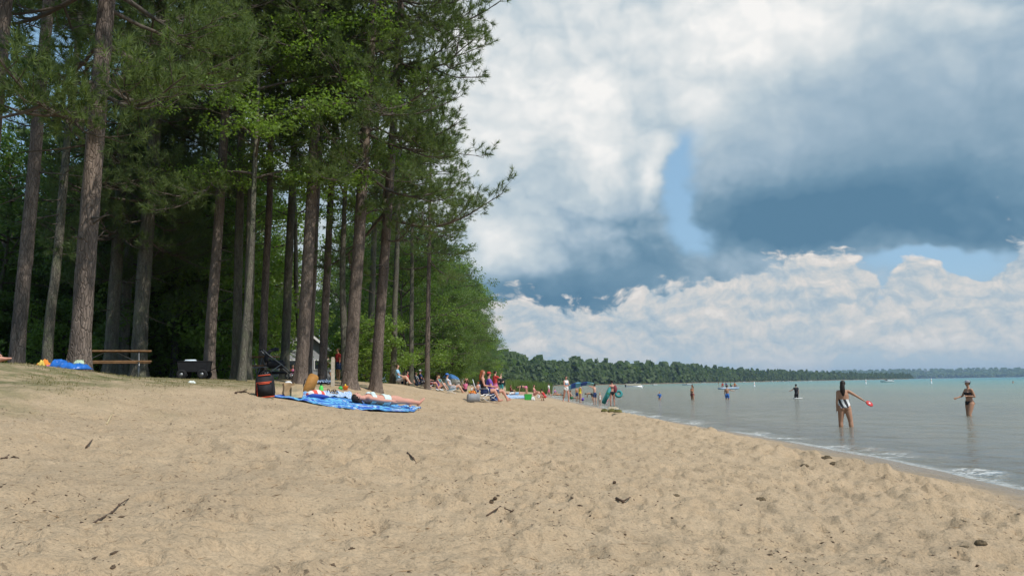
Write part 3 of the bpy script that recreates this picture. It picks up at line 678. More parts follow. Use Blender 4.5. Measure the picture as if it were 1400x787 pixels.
# ---------------------------------------------------------------- the shoreline wood receding to the right, tree by tree out to the bay
yy = 66.0; k = 0
while yy < 620:
    sx = float(np.interp(yy, SH_Y, SH_X))
    for row in range(3 if yy < 300 else 2):
        x = sx - (14.2 + row * (5 + yy * .012) + 3 * rr.random() + (0 if yy < 130 else -2.5)); y = yy + 5 * rr.random()
        q = rr.random()
        if 366 < CX + x / y * FPX < 478 and y < 104: continue          # the clearing in front of the park building
        if q < .45: pine(x, y, 18 + 5 * rr.random(), .32, (.02 * rr.random(), 0), 'pine in the receding wood along the shore', 'pines of the receding shoreline wood', .10 + .16 * rr.random(), rr.randrange(4), rr.random() * 6.3, 1.15, False, k, BARK_GREY, 0, 0)
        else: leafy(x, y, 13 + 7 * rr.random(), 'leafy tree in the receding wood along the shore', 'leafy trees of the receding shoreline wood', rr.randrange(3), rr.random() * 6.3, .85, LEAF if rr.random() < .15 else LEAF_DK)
        k += 1
    yy += 6.5 + yy * .028
for k in range(26):                                   # low leafy edge in front of that wood
    y = 72 + 150 * (k / 26) ** 1.6; sx = float(np.interp(y, SH_Y, SH_X))
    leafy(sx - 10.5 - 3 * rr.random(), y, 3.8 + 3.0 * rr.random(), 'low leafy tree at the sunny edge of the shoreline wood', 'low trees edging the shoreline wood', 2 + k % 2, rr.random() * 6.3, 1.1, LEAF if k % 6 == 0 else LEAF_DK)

# ---------------------------------------------------------------- far wood round the bay (one mass) and the hills across the lake
def crown_proto(seed, conifer, n=56):
    """a small, ragged distant tree: stacked tilted leaf fans"""
    r = np.random.default_rng(seed); V = []; F = []
    t = r.random(n) ** .8; an = r.random(n) * 6.283
    rad = (1 - t) ** .8 * .26 + .03 if conifer else .30 * np.sin(np.pi * np.clip(.12 + t * .86, 0, 1)) ** .7
    rad = rad * (.55 + .6 * r.random(n))
    c = np.stack([np.cos(an) * rad, np.sin(an) * rad, .08 + .9 * t], -1)
    s = .085 * math.sqrt(70 / n) * (.7 + .7 * r.random(n))
    nr = np.stack([np.cos(an), np.sin(an), .5 + .6 * r.random(n)], -1) + r.normal(0, .35, (n, 3)); d, a, b = frames(nr)
    for k in range(n):
        i = len(V); u, v = a[k] * s[k], b[k] * s[k]
        V += [c[k] - u - v * .6, c[k] + u - v * .6 + d[k] * s[k] * .2, c[k] + u * .7 + v, c[k] - u * .8 + v * .9 - d[k] * s[k] * .2]; F.append((i, i + 1, i + 2, i + 3))
    return np.array(V), np.array(F)
def wood(name, label, trees, m, n=56):
    protos = [crown_proto(i, i % 2 == 0, n) for i in range(8)]; V = []; F = []; o = 0
    for (x, y, z, h, w) in trees:
        pv, pf = protos[rr.randrange(8)]; a = rr.random() * 6.283; c, s = math.cos(a), math.sin(a)
        q = np.stack([(pv[:, 0] * c - pv[:, 1] * s) * h * w + x, (pv[:, 0] * s + pv[:, 1] * c) * h * w + y, pv[:, 2] * h + z], -1); V.append(q); F.append(pf + o); o += len(q)
    ob = link(name, mesh_np(name, np.concatenate(V), np.concatenate(F)), None, m); tag(ob, label, 'wood', None, 'stuff')
FAR_LEAF = leaf_mat('far_wood_leaves', (.060, .095, .034), (.20, .26, .085), (1.4, 1.5, .8), .6, .045, .40)
trees = []
yy = 560.0
SEG = [(560, 2.0), (640, 16), (720, 50), (830, 125), (1230, 325), (1700, 650), (2100, 985)]
for (ya, xa), (yb, xb) in zip(SEG[:-1], SEG[1:]):
    ln = math.hypot(yb - ya, xb - xa); n = int(ln / (2.6 + ya * .0011))
    for i in range(n):
        f = (i + rr.random()) / n; bx, by = xa + (xb - xa) * f, ya + (yb - ya) * f
        for row in range(5):
            q = 4 + row * 6 + 4 * rr.random(); x = bx - q * (yb - ya) / ln; y = by + q * (xb - xa) / ln
            h = (7 if row == 0 else 13) + 6.5 * rr.random() + (4.5 if rr.random() < .14 else 0)
            h *= 1 - .42 * min(1, max(0, (by - 900) / 1200))
            trees.append((x, y, float(ground_base(np.array([x]), np.array([y]))[0]) - .3, h, .55 + .6 * rr.random()))
wood('far_wood', 'wooded shore curving round the far side of the bay', trees, FAR_LEAF)
trees = []
for i in range(4200):
    x = -800 + 6200 * rr.random(); y = 4520 - 250 * math.sin(x * .0007) + 800 * rr.random() ** 2.2
    trees.append((x, y, float(ground_base(np.array([x]), np.array([y]))[0]) - .5, 15 + 5 * rr.random(), 2.4))
wood('distant_wooded_hills', 'low wooded hills across the lake on the horizon', trees, FAR_LEAF, 26)
# ---------------------------------------------------------------- people
SKIN = {k: mat('skin_' + k, c, .55, .10, 7, .05, 60, spec=.35) for k, c in
        {'fair': (.62, .36, .26), 'pink': (.60, .30, .22), 'tan': (.44, .235, .145), 'brown': (.33, .165, .10)}.items()}
CLOTH = {k: mat('cloth_' + k, c, .85, .16, 9, .25, 40) for k, c in
         {'white': (.78, .78, .76), 'mint': (.66, .80, .78), 'black': (.022, .022, .026), 'navy': (.03, .05, .14), 'blue': (.05, .16, .48), 'red': (.52, .05, .05),
          'pink': (.70, .18, .32), 'orange': (.72, .22, .05), 'yellow': (.80, .62, .06), 'grey': (.30, .31, .33), 'teal': (.05, .26, .26), 'green': (.05, .24, .10),
          'lightblue': (.28, .52, .75), 'maroon': (.22, .05, .06), 'purple': (.22, .10, .42), 'khaki': (.42, .36, .26)}.items()}
HAIR = {k: mat('hair_' + k, c, .6, .35, 25, .4, 60) for k, c in {'dark': (.022, .014, .010), 'brown': (.07, .038, .02), 'red': (.30, .085, .03), 'blond': (.42, .27, .11), 'grey': (.45, .43, .40)}.items()}
EYE = mat('eye_dark', (.02, .015, .012), .3); LIP = mat('lips', (.42, .12, .10), .5)
def stripes(name, ca, cb, scale, axis=(1, 0, 0), extra=None):
    m = bpy.data.materials.new(name); m.use_nodes = True; w = NT(m.node_tree); b = m.node_tree.nodes['Principled BSDF']
    co = w.add('ShaderNodeTexCoord', out=3); t = w.v('DOT_PRODUCT', co, axis, out=1)
    t = w.m('ADD', t, w.m('MULTIPLY', w.noise(co, 6, 2), .05)); s = w.m('SINE', w.m('MULTIPLY', t, scale))
    col = w.mix(w.smooth(s, -.15, .15), ca, cb)
    if extra:
        s2 = w.m('SINE', w.m('MULTIPLY', t, scale * .31)); col = w.mix(w.smooth(s2, .45, .6), col, extra)
    w.l.new(col, b.inputs['Base Color']); b.inputs['Roughness'].default_value = .85; return m
STRIPE_BW = stripes('black_white_stripes', (.78, .78, .76), (.03, .03, .035), 46, (.85, 0, .35))
def V3(*a): return np.array(a, float)
def unit(v): v = np.asarray(v, float); return v / (np.linalg.norm(v) + 1e-9)
def loft(V, F, pts, rx, ry, lat, n=12):
    """closed tapered body piece: rings of half-width rx (along lat) and half-depth ry, rounded ends"""
    pts = [np.asarray(p, float) for p in pts]; rx = list(rx); ry = list(ry)
    d0 = unit(pts[1] - pts[0]); d1 = unit(pts[-1] - pts[-2])
    P = [pts[0] - d0 * min(rx[0], ry[0]) * .85, pts[0] - d0 * min(rx[0], ry[0]) * .5] + pts + [pts[-1] + d1 * min(rx[-1], ry[-1]) * .5, pts[-1] + d1 * min(rx[-1], ry[-1]) * .85]
    RX = [rx[0] * .35, rx[0] * .8] + rx + [rx[-1] * .8, rx[-1] * .35]; RY = [ry[0] * .35, ry[0] * .8] + ry + [ry[-1] * .8, ry[-1] * .35]
    o = len(V); m = len(P)
    for i, p in enumerate(P):
        d = unit(P[min(i + 1, m - 1)] - P[max(i - 1, 0)]); a = np.asarray(lat, float) - d * np.dot(lat, d)
        if np.linalg.norm(a) < .05: a = np.cross(d, V3(.3, .9, .2))
        a = unit(a); b = np.cross(d, a)
        for k in range(n):
            t = 2 * math.pi * k / n; V.append(p + a * math.cos(t) * RX[i] + b * math.sin(t) * RY[i])
    for i in range(m - 1):
        for k in range(n): F.append((o + i * n + k, o + i * n + (k + 1) % n, o + (i + 1) * n + (k + 1) % n, o + (i + 1) * n + k))
    F.append(tuple(o + k for k in range(n - 1, -1, -1))); F.append(tuple(o + (m - 1) * n + k for k in range(n)))
def figure(H, sex, pose, pre=None):
    """joint positions and closed pieces of a posed body; local x = right, y = forward, z = up"""
    s = H / 1.70; kid = np.clip((1.45 - H) / .55, 0, 1); M = np.array(pre) if pre is not None else np.eye(3)
    D = dict(spine=(0, 0, 1), chest=(0, 0, 1), neck=(0, .12, 1), head=(0, 0, 1), face=(0, 1, 0), lat=(1, 0, 0), hlat=(1, 0, 0),
             uaL=(-.16, 0, -1), uaR=(.16, 0, -1), faL=(-.06, .12, -1), faR=(.06, .12, -1), haL=None, haR=None,
             thL=(-.05, 0, -1), thR=(.05, 0, -1), shL=(0, -.03, -1), shR=(0, -.03, -1), ftL=(-.18, 1, -.12), ftR=(.18, 1, -.12))
    D.update(pose)
    for k in 'LR':
        if D['ha' + k] is None: D['ha' + k] = D['fa' + k]
    D = {k: unit(M @ unit(v)) for k, v in D.items()}
    fr = unit(np.cross(D['spine'], D['lat']))
    J = {}; J['pelvis'] = V3(0, 0, 0); J['waist'] = D['spine'] * .16 * s; J['chest'] = J['waist'] + unit(D['spine'] + D['chest']) * .20 * s
    J['neck'] = J['chest'] + D['chest'] * .20 * s; hs = (1 + .16 * kid); J['skull'] = J['neck'] + D['neck'] * .105 * s + D['head'] * .085 * s * hs
    shw = (.165 if sex == 'f' else .185) * s * (1 - .08 * kid)
    for k, g in (('L', -1), ('R', 1)):
        J['sho' + k] = J['neck'] - D['chest'] * .055 * s + D['lat'] * g * shw; J['elb' + k] = J['sho' + k] + D['ua' + k] * .285 * s
        J['wri' + k] = J['elb' + k] + D['fa' + k] * .245 * s
        J['hip' + k] = J['pelvis'] - D['spine'] * .03 * s + D['hlat'] * g * .092 * s; J['kne' + k] = J['hip' + k] + D['th' + k] * .43 * s; J['ank' + k] = J['kne' + k] + D['sh' + k] * .41 * s
        J['toe' + k] = J['ank' + k] + D['ft' + k] * .15 * s
    return J, D, s, kid, fr
def person(label, H, sex, pose, loc, rz, skin, clothes, hair, pre=None, vox=.021, fingers=True, group=None, long_hair=0, z=None, hat=None, sit=False, bun=False, face=False, full=1.0):
    vox = vox * 1.28 if vox > .0145 else vox
    J, D, s, kid, fr = figure(H, sex, pose, pre); V = []; F = []; segs = []
    f_ = sex == 'f'
    lat = D['lat']; low = J['pelvis'] - D['spine'] * .075 * s
    wd = np.array([.110, .172, .130, .148, .156, .126, .056]) if f_ else np.array([.10, .145, .132, .158, .170, .145, .060])
    dp = np.array([.090, .118, .096, .110, .114, .084, .053]) if f_ else np.array([.085, .105, .098, .115, .118, .085, .058])
    wd = wd * (1 - .10 * kid) * np.array([1, full, full, (1 + full) / 2, 1, 1, 1]); dp = dp * np.array([1, full, full, 1, 1, 1, 1])
    tor = [low, J['pelvis'] + D['spine'] * .02 * s, J['waist'], (J['waist'] + J['chest']) / 2 + (J['chest'] - J['waist']) * .1, J['chest'] + D['chest'] * .04 * s, J['neck'] - D['chest'] * .055 * s, J['neck'] + D['chest'] * .01 * s]
    loft(V, F, tor, wd * s, dp * s, lat, 16); segs.append(('torso', tor, .14 * s))
    def ball(c, r):
        b = MB().ball(tuple(c), r, 10, 7); o = len(V); V.extend(np.array(p) for p in b.v); F.extend(tuple(i + o for i in q) for q in b.f)
    if f_ and H > 1.45:
        for g in (-1, 1): ball(J['chest'] + D['chest'] * .02 * s + lat * g * .072 * s + fr * .085 * s, .056 * s)
    for g in (-1, 1): ball(J['pelvis'] - D['spine'] * .03 * s + D['hlat'] * g * .075 * s - fr * (.018 if pre is not None else .060) * s, (.086 if f_ else .076) * s)
    # neck and head
    sk = J['skull']; hs = (1 + .16 * kid); loft(V, F, [J['neck'] - D['chest'] * .02 * s, sk - D['head'] * .05 * s], [.056 * s, .050 * s], [.056 * s, .050 * s], lat, 10)
    fc = unit(D['face'] - D['head'] * np.dot(D['face'], D['head'])); hl = np.cross(fc, D['head'])
    loft(V, F, [sk - D['head'] * .085 * s * hs + fc * .028 * s, sk - D['head'] * .045 * s * hs + fc * .020 * s, sk + D['head'] * .01 * s, sk + D['head'] * .055 * s * hs - fc * .01 * s, sk + D['head'] * .070 * s * hs - fc * .012 * s],
         [.040 * s * hs, .058 * s * hs, .073 * s * hs, .070 * s * hs, .048 * s * hs], [.046 * s * hs, .072 * s * hs, .092 * s * hs, .086 * s * hs, .056 * s * hs], hl, 14)
    loft(V, F, [sk + D['head'] * .012 * s + fc * .085 * s, sk - D['head'] * .022 * s + fc * .106 * s], [.010 * s, .015 * s], [.010 * s, .014 * s], hl, 8)
    for g in (-1, 1): ball(sk + hl * g * .074 * s * hs - fc * .005 * s, (.012 * s, .02 * s, .028 * s))
    segs.append(('head', [J['neck'] + D['neck'] * .06 * s, sk + D['head'] * .09 * s], .085 * s))
    th = full * (.094 if f_ else .084) * (1 - .12 * kid); ar = (.044 if f_ else .050) * (1 - .10 * kid)
    for k, g in (('L', -1), ('R', 1)):
        a, b, c = J['sho' + k], J['elb' + k], J['wri' + k]
        loft(V, F, [J['neck'] - D['chest'] * .05 * s + lat * g * .05 * s, a], [.050 * s, ar * 1.15 * s], [.050 * s, ar * 1.15 * s], fr, 10)
        loft(V, F, [a, a * .6 + b * .4, b], [ar * 1.15 * s, ar * 1.06 * s, ar * .80 * s], [ar * 1.2 * s, ar * 1.08 * s, ar * .80 * s], fr, 10)
        loft(V, F, [b, b * .68 + c * .32, c], [ar * .80 * s, ar * .86 * s, ar * .56 * s], [ar * .80 * s, ar * .84 * s, ar * .50 * s], fr, 10)
        segs.append(('ua' + k, [a, b], ar * s)); segs.append(('fa' + k, [b, c], ar * .8 * s))
        # hand: palm, four unequal curled fingers, thumb from the side of the palm
        hd = D['ha' + k]; hl2 = unit(fr - hd * np.dot(fr, hd)) if abs(np.dot(fr, hd)) < .93 else unit(np.cross(hd, lat)); nn = np.cross(hd, hl2) * g
        pc = c + hd * .085 * s; loft(V, F, [c + hd * .005 * s, c + hd * .045 * s, pc], [.024 * s, .038 * s, .040 * s], [.017 * s, .016 * s, .014 * s], hl2, 10)
        for q, ln in enumerate((.066, .076, .071, .056)):
            b0 = pc + hl2 * (.030 - .020 * q) * s; m1 = b0 + unit(hd + nn * .12 + hl2 * (.14 - .09 * q)) * ln * .5 * s; e1 = m1 + unit(hd + nn * .50 + hl2 * (.10 - .07 * q)) * ln * .5 * s
            loft(V, F, [b0, m1, e1], [.0092 * s, .0085 * s, .0072 * s], [.0092 * s, .0085 * s, .0072 * s], hl2, 6)
        b0 = c + hd * .030 * s + hl2 * .030 * s; m1 = b0 + unit(hd * .7 + hl2 * .8) * .036 * s; loft(V, F, [b0, m1, m1 + unit(hd + hl2 * .35 + nn * .2) * .030 * s], [.0115 * s, .0105 * s, .0085 * s], [.0115 * s, .0105 * s, .0085 * s], nn, 6)
        segs.append(('ha' + k, [c, c + hd * .15 * s], .03 * s))
        a, b, c = J['hip' + k], J['kne' + k], J['ank' + k]
        loft(V, F, [a, a * .72 + b * .28, b], [th * 1.05 * s, th * .98 * s, th * .66 * s], [th * 1.10 * s, th * 1.02 * s, th * .68 * s], D['hlat'], 12)
        loft(V, F, [b, b * .70 + c * .30, b * .35 + c * .65, c], [th * .66 * s, th * .68 * s, th * .50 * s, th * .42 * s], [th * .68 * s, th * .74 * s, th * .52 * s, th * .46 * s], D['hlat'], 12)
        ft = D['ft' + k]; up = unit(-D['sh' + k] - ft * np.dot(-D['sh' + k], ft)); l2 = np.cross(ft, up)
        loft(V, F, [c - ft * .045 * s - up * .038 * s, c + ft * .04 * s - up * .030 * s, c + ft * .11 * s - up * .044 * s, c + ft * .165 * s - up * .050 * s], [.030 * s, .036 * s, .043 * s, .034 * s], [.034 * s, .036 * s, .022 * s, .014 * s], l2, 10)
        segs.append(('th' + k, [a, b], th * s)); segs.append(('sh' + k, [b, c], th * .6 * s)); segs.append(('ft' + k, [c, c + ft * .17 * s], .035 * s))
    V = np.array(V); dz = -V[:, 2].min() if not sit else 0.0
    me0 = bpy.data.meshes.new('tmp'); me0.from_pydata([tuple(p) for p in V], [], F)
    bm = bmesh.new(); bm.from_mesh(me0); bmesh.ops.recalc_face_normals(bm, faces=bm.faces); bm.to_mesh(me0); bm.free()
    ob = bpy.data.objects.new('tmp', me0); COL.objects.link(ob)
    md = ob.modifiers.new('r', 'REMESH'); md.mode = 'VOXEL'; md.voxel_size = max(.006, vox * min(1, s * 1.05)); md.use_smooth_shade = True
    md = ob.modifiers.new('s', 'SMOOTH'); md.factor = .5; md.iterations = 3 if vox < .015 else 2
    dg = bpy.context.evaluated_depsgraph_get(); dg.update()
    me = bpy.data.meshes.new_from_object(ob.evaluated_get(dg)); bpy.data.objects.remove(ob); bpy.data.meshes.remove(me0); me.name = 'person_body'
    n = len(me.vertices); co = np.empty(n * 3, np.float32); me.vertices.foreach_get('co', co); co = co.reshape(-1, 3) + np.array([0, 0, dz], np.float32); me.vertices.foreach_set('co', co.ravel())
    me.update()
    t = thing('person', label, 'person', (loc[0], loc[1], loc[2]) if z is None else (loc[0], loc[1], z), rz, group)
    link('body', me, t, SKIN[skin])
    # clothing: shells lifted off the body, cut by limb and by distance along it
    fcen = np.empty(len(me.polygons) * 3, np.float32); me.polygons.foreach_get('center', fcen); fcen = fcen.reshape(-1, 3) - np.array([0, 0, dz])
    best = np.full(len(fcen), 9e9); reg = np.zeros(len(fcen), int); tt = np.zeros(len(fcen))
    for si, (nm, pl, rr_) in enumerate(segs):
        pl = np.array(pl); ls = np.linalg.norm(np.diff(pl, axis=0), axis=1); tot = ls.sum(); acc = 0
        for i in range(len(pl) - 1):
            d = pl[i + 1] - pl[i]; q = np.clip(((fcen - pl[i]) @ d) / (ls[i] ** 2 + 1e-9), 0, 1); dist = np.linalg.norm(fcen - pl[i] - q[:, None] * d, axis=1) / rr_
            up = dist < best; best[up] = dist[up]; reg[up] = si; tt[up] = (acc + q[up] * ls[i]) / tot; acc += ls[i]
    names = [q[0] for q in segs]; vn = np.empty(n * 3, np.float32); me.vertices.foreach_get('normal', vn); vn = vn.reshape(-1, 3)
    front = (fcen - J['chest']) @ fr; late = (fcen - J['chest']) @ lat / s
    polys = [tuple(p.vertices) for p in me.polygons] if clothes else []
    for (cn, cm, rules, off) in clothes:
        sel = np.zeros(len(fcen), bool)
        for ru in rules:
            nm, t0, t1 = ru[:3]; q = (reg == names.index(nm)) & (tt >= t0) & (tt <= t1)
            if len(ru) > 3: q &= ru[3](front / s, late, tt)
            sel |= q
        idx = np.nonzero(sel)[0]
        if not len(idx): continue
        used = sorted({i for f in idx for i in polys[f]}); mp = {a: b for b, a in enumerate(used)}
        v2 = co[used] + vn[used] * off * s; m2 = bpy.data.meshes.new(cn); m2.from_pydata([tuple(p) for p in v2], [], [tuple(mp[i] for i in polys[f]) for f in idx])
        m2.polygons.foreach_set('use_smooth', np.ones(len(idx), bool)); m2.update(); link(cn, m2, t, cm)
    # hair
    zz = np.array([0, 0, dz]); hm = HAIR[hair] if hair else None
    if hm:
        b = MB(); c = sk - fc * .016 * s + D['head'] * .022 * s + zz
        q = Matrix((tuple(hl), tuple(fc), tuple(D['head']))).transposed()
        b.ball(tuple(c), (.084 * s * hs, .100 * s * hs, .092 * s * hs), 16, 10, q)
        vs = [v for v in b.v]; keep = []
        for fce in b.f:
            cc = np.mean([np.array(vs[i]) for i in fce], axis=0) - zz - sk
            if np.dot(cc, fc) < .030 * s or np.dot(cc, D['head']) > .048 * s * hs: keep.append(fce)
        b.f = keep
        if long_hair:
            pv, pf = [], []; dn = unit(-D['head'] * .3 + V3(0, 0, -1) * .9) if pre is None else unit(-D['head'])
            p0 = sk - fc * .055 * s + D['head'] * .03 * s + zz; p1 = p0 + dn * .13 * s - fc * .045 * s; p2 = p0 + dn * long_hair * s - fr * .075 * s
            loft(pv, pf, [p0, p1, (p1 + p2) / 2, p2], [.066 * s, .080 * s, .078 * s, .034 * s], [.050 * s, .042 * s, .036 * s, .018 * s], hl, 12); b.raw(pv, pf)
        if bun: b.ball(tuple(sk - fc * .085 * s + D['head'] * .06 * s + zz), .042 * s, 10, 7)
        b.build('hair', hm, t, True)
    if hat:
        b = MB(); q = Matrix((tuple(hl), tuple(fc), tuple(D['head']))).transposed(); c = sk + D['head'] * .045 * s + zz
        b.lathe([(.125 * s, .0), (.128 * s, .006 * s), (.092 * s, .010 * s), (.086 * s, .06 * s), (.05 * s, .088 * s), (.001, .092 * s)] if hat[0] == 'brim' else [(.094 * s * hs, -.01 * s), (.093 * s * hs, .04 * s), (.055 * s, .078 * s), (.001, .084 * s)], 16, tuple(c), q)
        if hat[0] == 'cap': b.box(tuple(c + fc * .115 * s), (.12 * s, .10 * s, .012 * s), 0, q)
        b.build('hat', CLOTH[hat[1]], t, True)
    if face:
        for g in (-1, 1): MB().ball(tuple(sk + fc * .086 * s + hl * g * .031 * s + D['head'] * .004 * s + zz), (.011 * s, .011 * s, .007 * s), 8, 6).build('eye', EYE, t, True)
        q = Matrix((tuple(hl), tuple(fc), tuple(D['head']))).transposed(); MB().ball(tuple(sk + fc * .084 * s - D['head'] * .052 * s + zz), (.022 * s, .009 * s, .007 * s), 8, 6, q).build('mouth', LIP, t, True)
    t['joints'] = [float(x) for x in np.concatenate([J['wriL'] + D['haL'] * .12 * s + zz, J['wriR'] + D['haR'] * .12 * s + zz])]
    return t
# garments
def swim_top(c): return ('bikini_top', CLOTH[c] if isinstance(c, str) else c, [('torso', .60, .74)], .010)
def swim_bottom(c): return ('bikini_bottom', CLOTH[c], [('torso', .0, .24), ('thL', 0, .04), ('thR', 0, .04)], .010)
def swimsuit(c): return ('swimsuit', CLOTH[c] if isinstance(c, str) else c, [('torso', .0, .80), ('thL', 0, .03), ('thR', 0, .03)], .010)
def trunks(c, l=.62): return ('swim_trunks', CLOTH[c], [('torso', .0, .30), ('thL', 0, l), ('thR', 0, l)], .020)
def shirt(c, sl=.55): return ('shirt', CLOTH[c] if isinstance(c, str) else c, [('torso', .14, .97), ('uaL', 0, sl), ('uaR', 0, sl)], .020)
# poses
STAND = {}
SIT_CHAIR = dict(spine=(0, -.30, 1), chest=(0, -.22, 1), thL=(-.12, 1, .10), thR=(.12, 1, .10), shL=(-.04, .45, -1), shR=(.04, .45, -1), ftL=(-.1, 1, .25), ftR=(.1, 1, .25), uaL=(-.22, .25, -1), uaR=(.22, .25, -1), faL=(.1, 1, -.1), faR=(-.1, 1, -.1))
SIT_GROUND = dict(spine=(0, -.22, 1), chest=(0, -.05, 1), thL=(-.16, 1, .62), thR=(.16, 1, .62), shL=(-.03, .62, -.90), shR=(.03, .62, -.90), ftL=(-.1, 1, .0), ftR=(.1, 1, .0), uaL=(-.25, .5, -1), uaR=(.25, .5, -1), faL=(.1, 1, -.2), faR=(-.1, 1, -.2))
SIT_FLAT = dict(SIT_GROUND, thL=(-.10, 1, .06), thR=(.10, 1, .06), shL=(-.02, 1, -.08), shR=(.02, 1, -.08), ftL=(-.1, .5, 1), ftR=(.1, .5, 1))
BEND = dict(spine=(0, .95, .35), chest=(0, 1, -.05), neck=(0, 1, -.1), head=(0, 1, -.35), face=(0, .2, -1), uaL=(-.12, .12, -1), uaR=(.12, .25, -1), faL=(-.02, .12, -1), faR=(0, .1, -1), thL=(-.07, -.12, -1), thR=(.07, -.18, -1), shL=(0, 0, -1), shR=(0, .02, -1))
CROUCH = dict(spine=(0, .55, 1), chest=(0, .75, 1), neck=(0, .5, 1), thL=(-.25, 1, .25), thR=(.25, 1, .25), shL=(0, -.45, -1), shR=(0, -.45, -1), uaL=(-.2, .8, -.8), uaR=(.2, .8, -.8), faL=(.05, .6, -1), faR=(-.05, .6, -1))
KNEEL = dict(spine=(0, .05, 1), thL=(-.12, .35, -1), thR=(.12, .35, -1), shL=(-.02, -1, -.05), shR=(.02, -1, -.05), ftL=(0, -1, -.2), ftR=(0, -1, -.2))
SUPINE = ((1, 0, 0), (0, 0, -1), (0, 1, 0))       # standing up turned onto the back: head towards -y, face up
PRONE = ((-1, 0, 0), (0, 0, -1), (0, -1, 0))
WALK = dict(thL=(-.05, .30, -1), shL=(0, -.05, -1), thR=(.05, -.22, -1), shR=(0, -.42, -1), uaL=(-.16, -.25, -1), uaR=(.16, .25, -1))
# ---------------------------------------------------------------- things on and behind the beach
WOOD = mat('weathered_wood', (.24, .135, .065), .75, .35, 12, .3, 50); WOOD_PALE = mat('bleached_post_wood', (.50, .44, .35), .85, .25, 14, .4, 60)
STEEL = mat('galvanised_pipe', (.30, .31, .32), .45, .15, 10, metal=.6); BLACK_CLOTH = mat('black_nylon', (.018, .018, .021), .75, .3, 12, .4, 40)
BLACK_RUB = mat('black_rubber', (.016, .016, .017), .8, .2, 8); RED_TRIM = mat('red_orange_trim', (.62, .09, .035), .7); KRAFT = mat('kraft_paper', (.44, .29, .15), .9, .12, 9, .25, 14)
KRAFT_LT = mat('pale_kraft_paper', (.58, .43, .25), .9, .10, 9, .25, 14); ALU = mat('aluminium_tube', (.72, .73, .74), .35, .1, 8, metal=.7)
WHITE_PL = mat('white_plastic', (.78, .78, .77), .4, .06, 6); GREEN_PL = mat('green_plastic', (.05, .42, .08), .4, .1, 6); PURPLE_PL = mat('purple_plastic', (.14, .08, .45), .4)
def rot(a): return Matrix.Rotation(a, 3, 'Z')
def picnic_table(x, y, rz, label, L=1.85, z=None):
    t = thing('picnic_table', label, 'picnic table', (x, y, gz(x, y) if z is None else z), rz, 'picnic tables under the trees')
    for k in range(5): MB().box((0, -.30 + .15 * k, .745), (L, .135, .038)).build('plank', WOOD, t, bevel=.005)
    for g in (-1, 1):
        for k in (0, 1): MB().box((0, g * (.66 + .145 * k), .44), (L, .13, .038)).build('plank', WOOD, t, bevel=.005)
        ex = g * (L / 2 - .32)
        for q in (-1, 1):
            MB().tube([(ex, q * .30, .715), (ex, q * .48, .35), (ex, q * .62, .0)], .021, 8).build('leg', STEEL, t, True)
            MB().tube([(ex, q * .42, .41), (ex, q * .86, .41)], .018, 8).build('bench_support', STEEL, t, True)
        MB().tube([(ex, -.44, .41), (ex, .44, .41)], .018, 8).build('crossbar', STEEL, t, True)
        MB().tube([(ex, 0, .42), (g * .15, 0, .72)], .014, 8).build('brace', STEEL, t, True)
    return t
def on(px, py, y=None):
    return gpx(px, py) if y is None else Vector((spot(px, y), y, gz(spot(px, y), y)))
p = on(150, 510, 24.0); picnic_table(p.x, p.y, R(24), 'wooden picnic table behind the thickest pine and the blue tarp', 2.1)
p = on(352, 515, 28.0); picnic_table(p.x, p.y, R(-8), 'wooden picnic table beside the black stroller', 1.2)
p = on(486, 514, 62.0); picnic_table(p.x, p.y, R(5), 'picnic table in deep shade between the two broad pines', 2.2)
p = on(205, 512, 38.0); picnic_table(p.x, p.y, R(60), 'small far picnic table seen past the end of the near table', 1.8)

def sheet(name, label, cat, corners, m, n=(40, 16), wr=.03, lift=.022, group=None, seed=0):
    """a blanket or towel lying on the sand: corner order front-left, front-right, back-right, back-left"""
    a, b, c, d = [np.array(q)[:2] for q in corners]; U, Vv = np.meshgrid(np.linspace(0, 1, n[0]), np.linspace(0, 1, n[1]))
    e = fbm(U * 6, Vv * 3, seed + 3, 2) * .06
    P = ((a[None, None] * (1 - U[..., None]) + b * U[..., None]) * (1 - (Vv + e * (1 - Vv) * 0)[..., None]) + (d * (1 - U[..., None]) + c * U[..., None]) * Vv[..., None])
    x = P[..., 0].ravel() + fbm(U * 4, Vv * 4, seed, 2).ravel() * .08; y = P[..., 1].ravel() + fbm(U * 4 + 9, Vv * 4, seed, 2).ravel() * .10
    z = ground(x, y) + lift + np.abs(fbm(U * 9 + seed, Vv * 4, seed + 7, 3)).ravel() * wr * 2
    cen = np.array([x.mean(), y.mean(), z.min()])
    v = np.stack([x, y, z], -1) - cen; top = grid_faces(n[1], n[0])[:, ::-1]
    v2 = v.copy(); v2[:, 2] -= .012; N = len(v)
    me = mesh_np(name, np.concatenate([v, v2]), np.concatenate([top, top[:, ::-1] + N]), True)
    o = link(name, me, None, m); o.location = cen; return tag(o, label, cat, group)
def wavy(name, c, sc_, seed=0):
    """printed beach cloth: swirling bands in a few colours"""
    m = bpy.data.materials.new(name); m.use_nodes = True; w = NT(m.node_tree); b = m.node_tree.nodes['Principled BSDF']
    co = w.v('ADD', w.add('ShaderNodeTexCoord', out=3), (seed, 0, 0)); q = w.v('MULTIPLY', co, (1, 1.7, 1))
    n = w.noise(q, sc_, 3, .5, 1.4); st = [(i / (len(c)), k) for i, k in enumerate(c)]
    w.l.new(w.ramp(n, [(.25 + .5 * p_, k) for p_, k in st], 'CONSTANT'), b.inputs['Base Color']); b.inputs['Roughness'].default_value = .9
    return m
BLUE_PRINT = wavy('blue_swirl_print', [(.015, .055, .30), (.02, .10, .48), (.14, .46, .66), (.02, .09, .46), (.50, .64, .72), (.015, .06, .34)], 1.7)
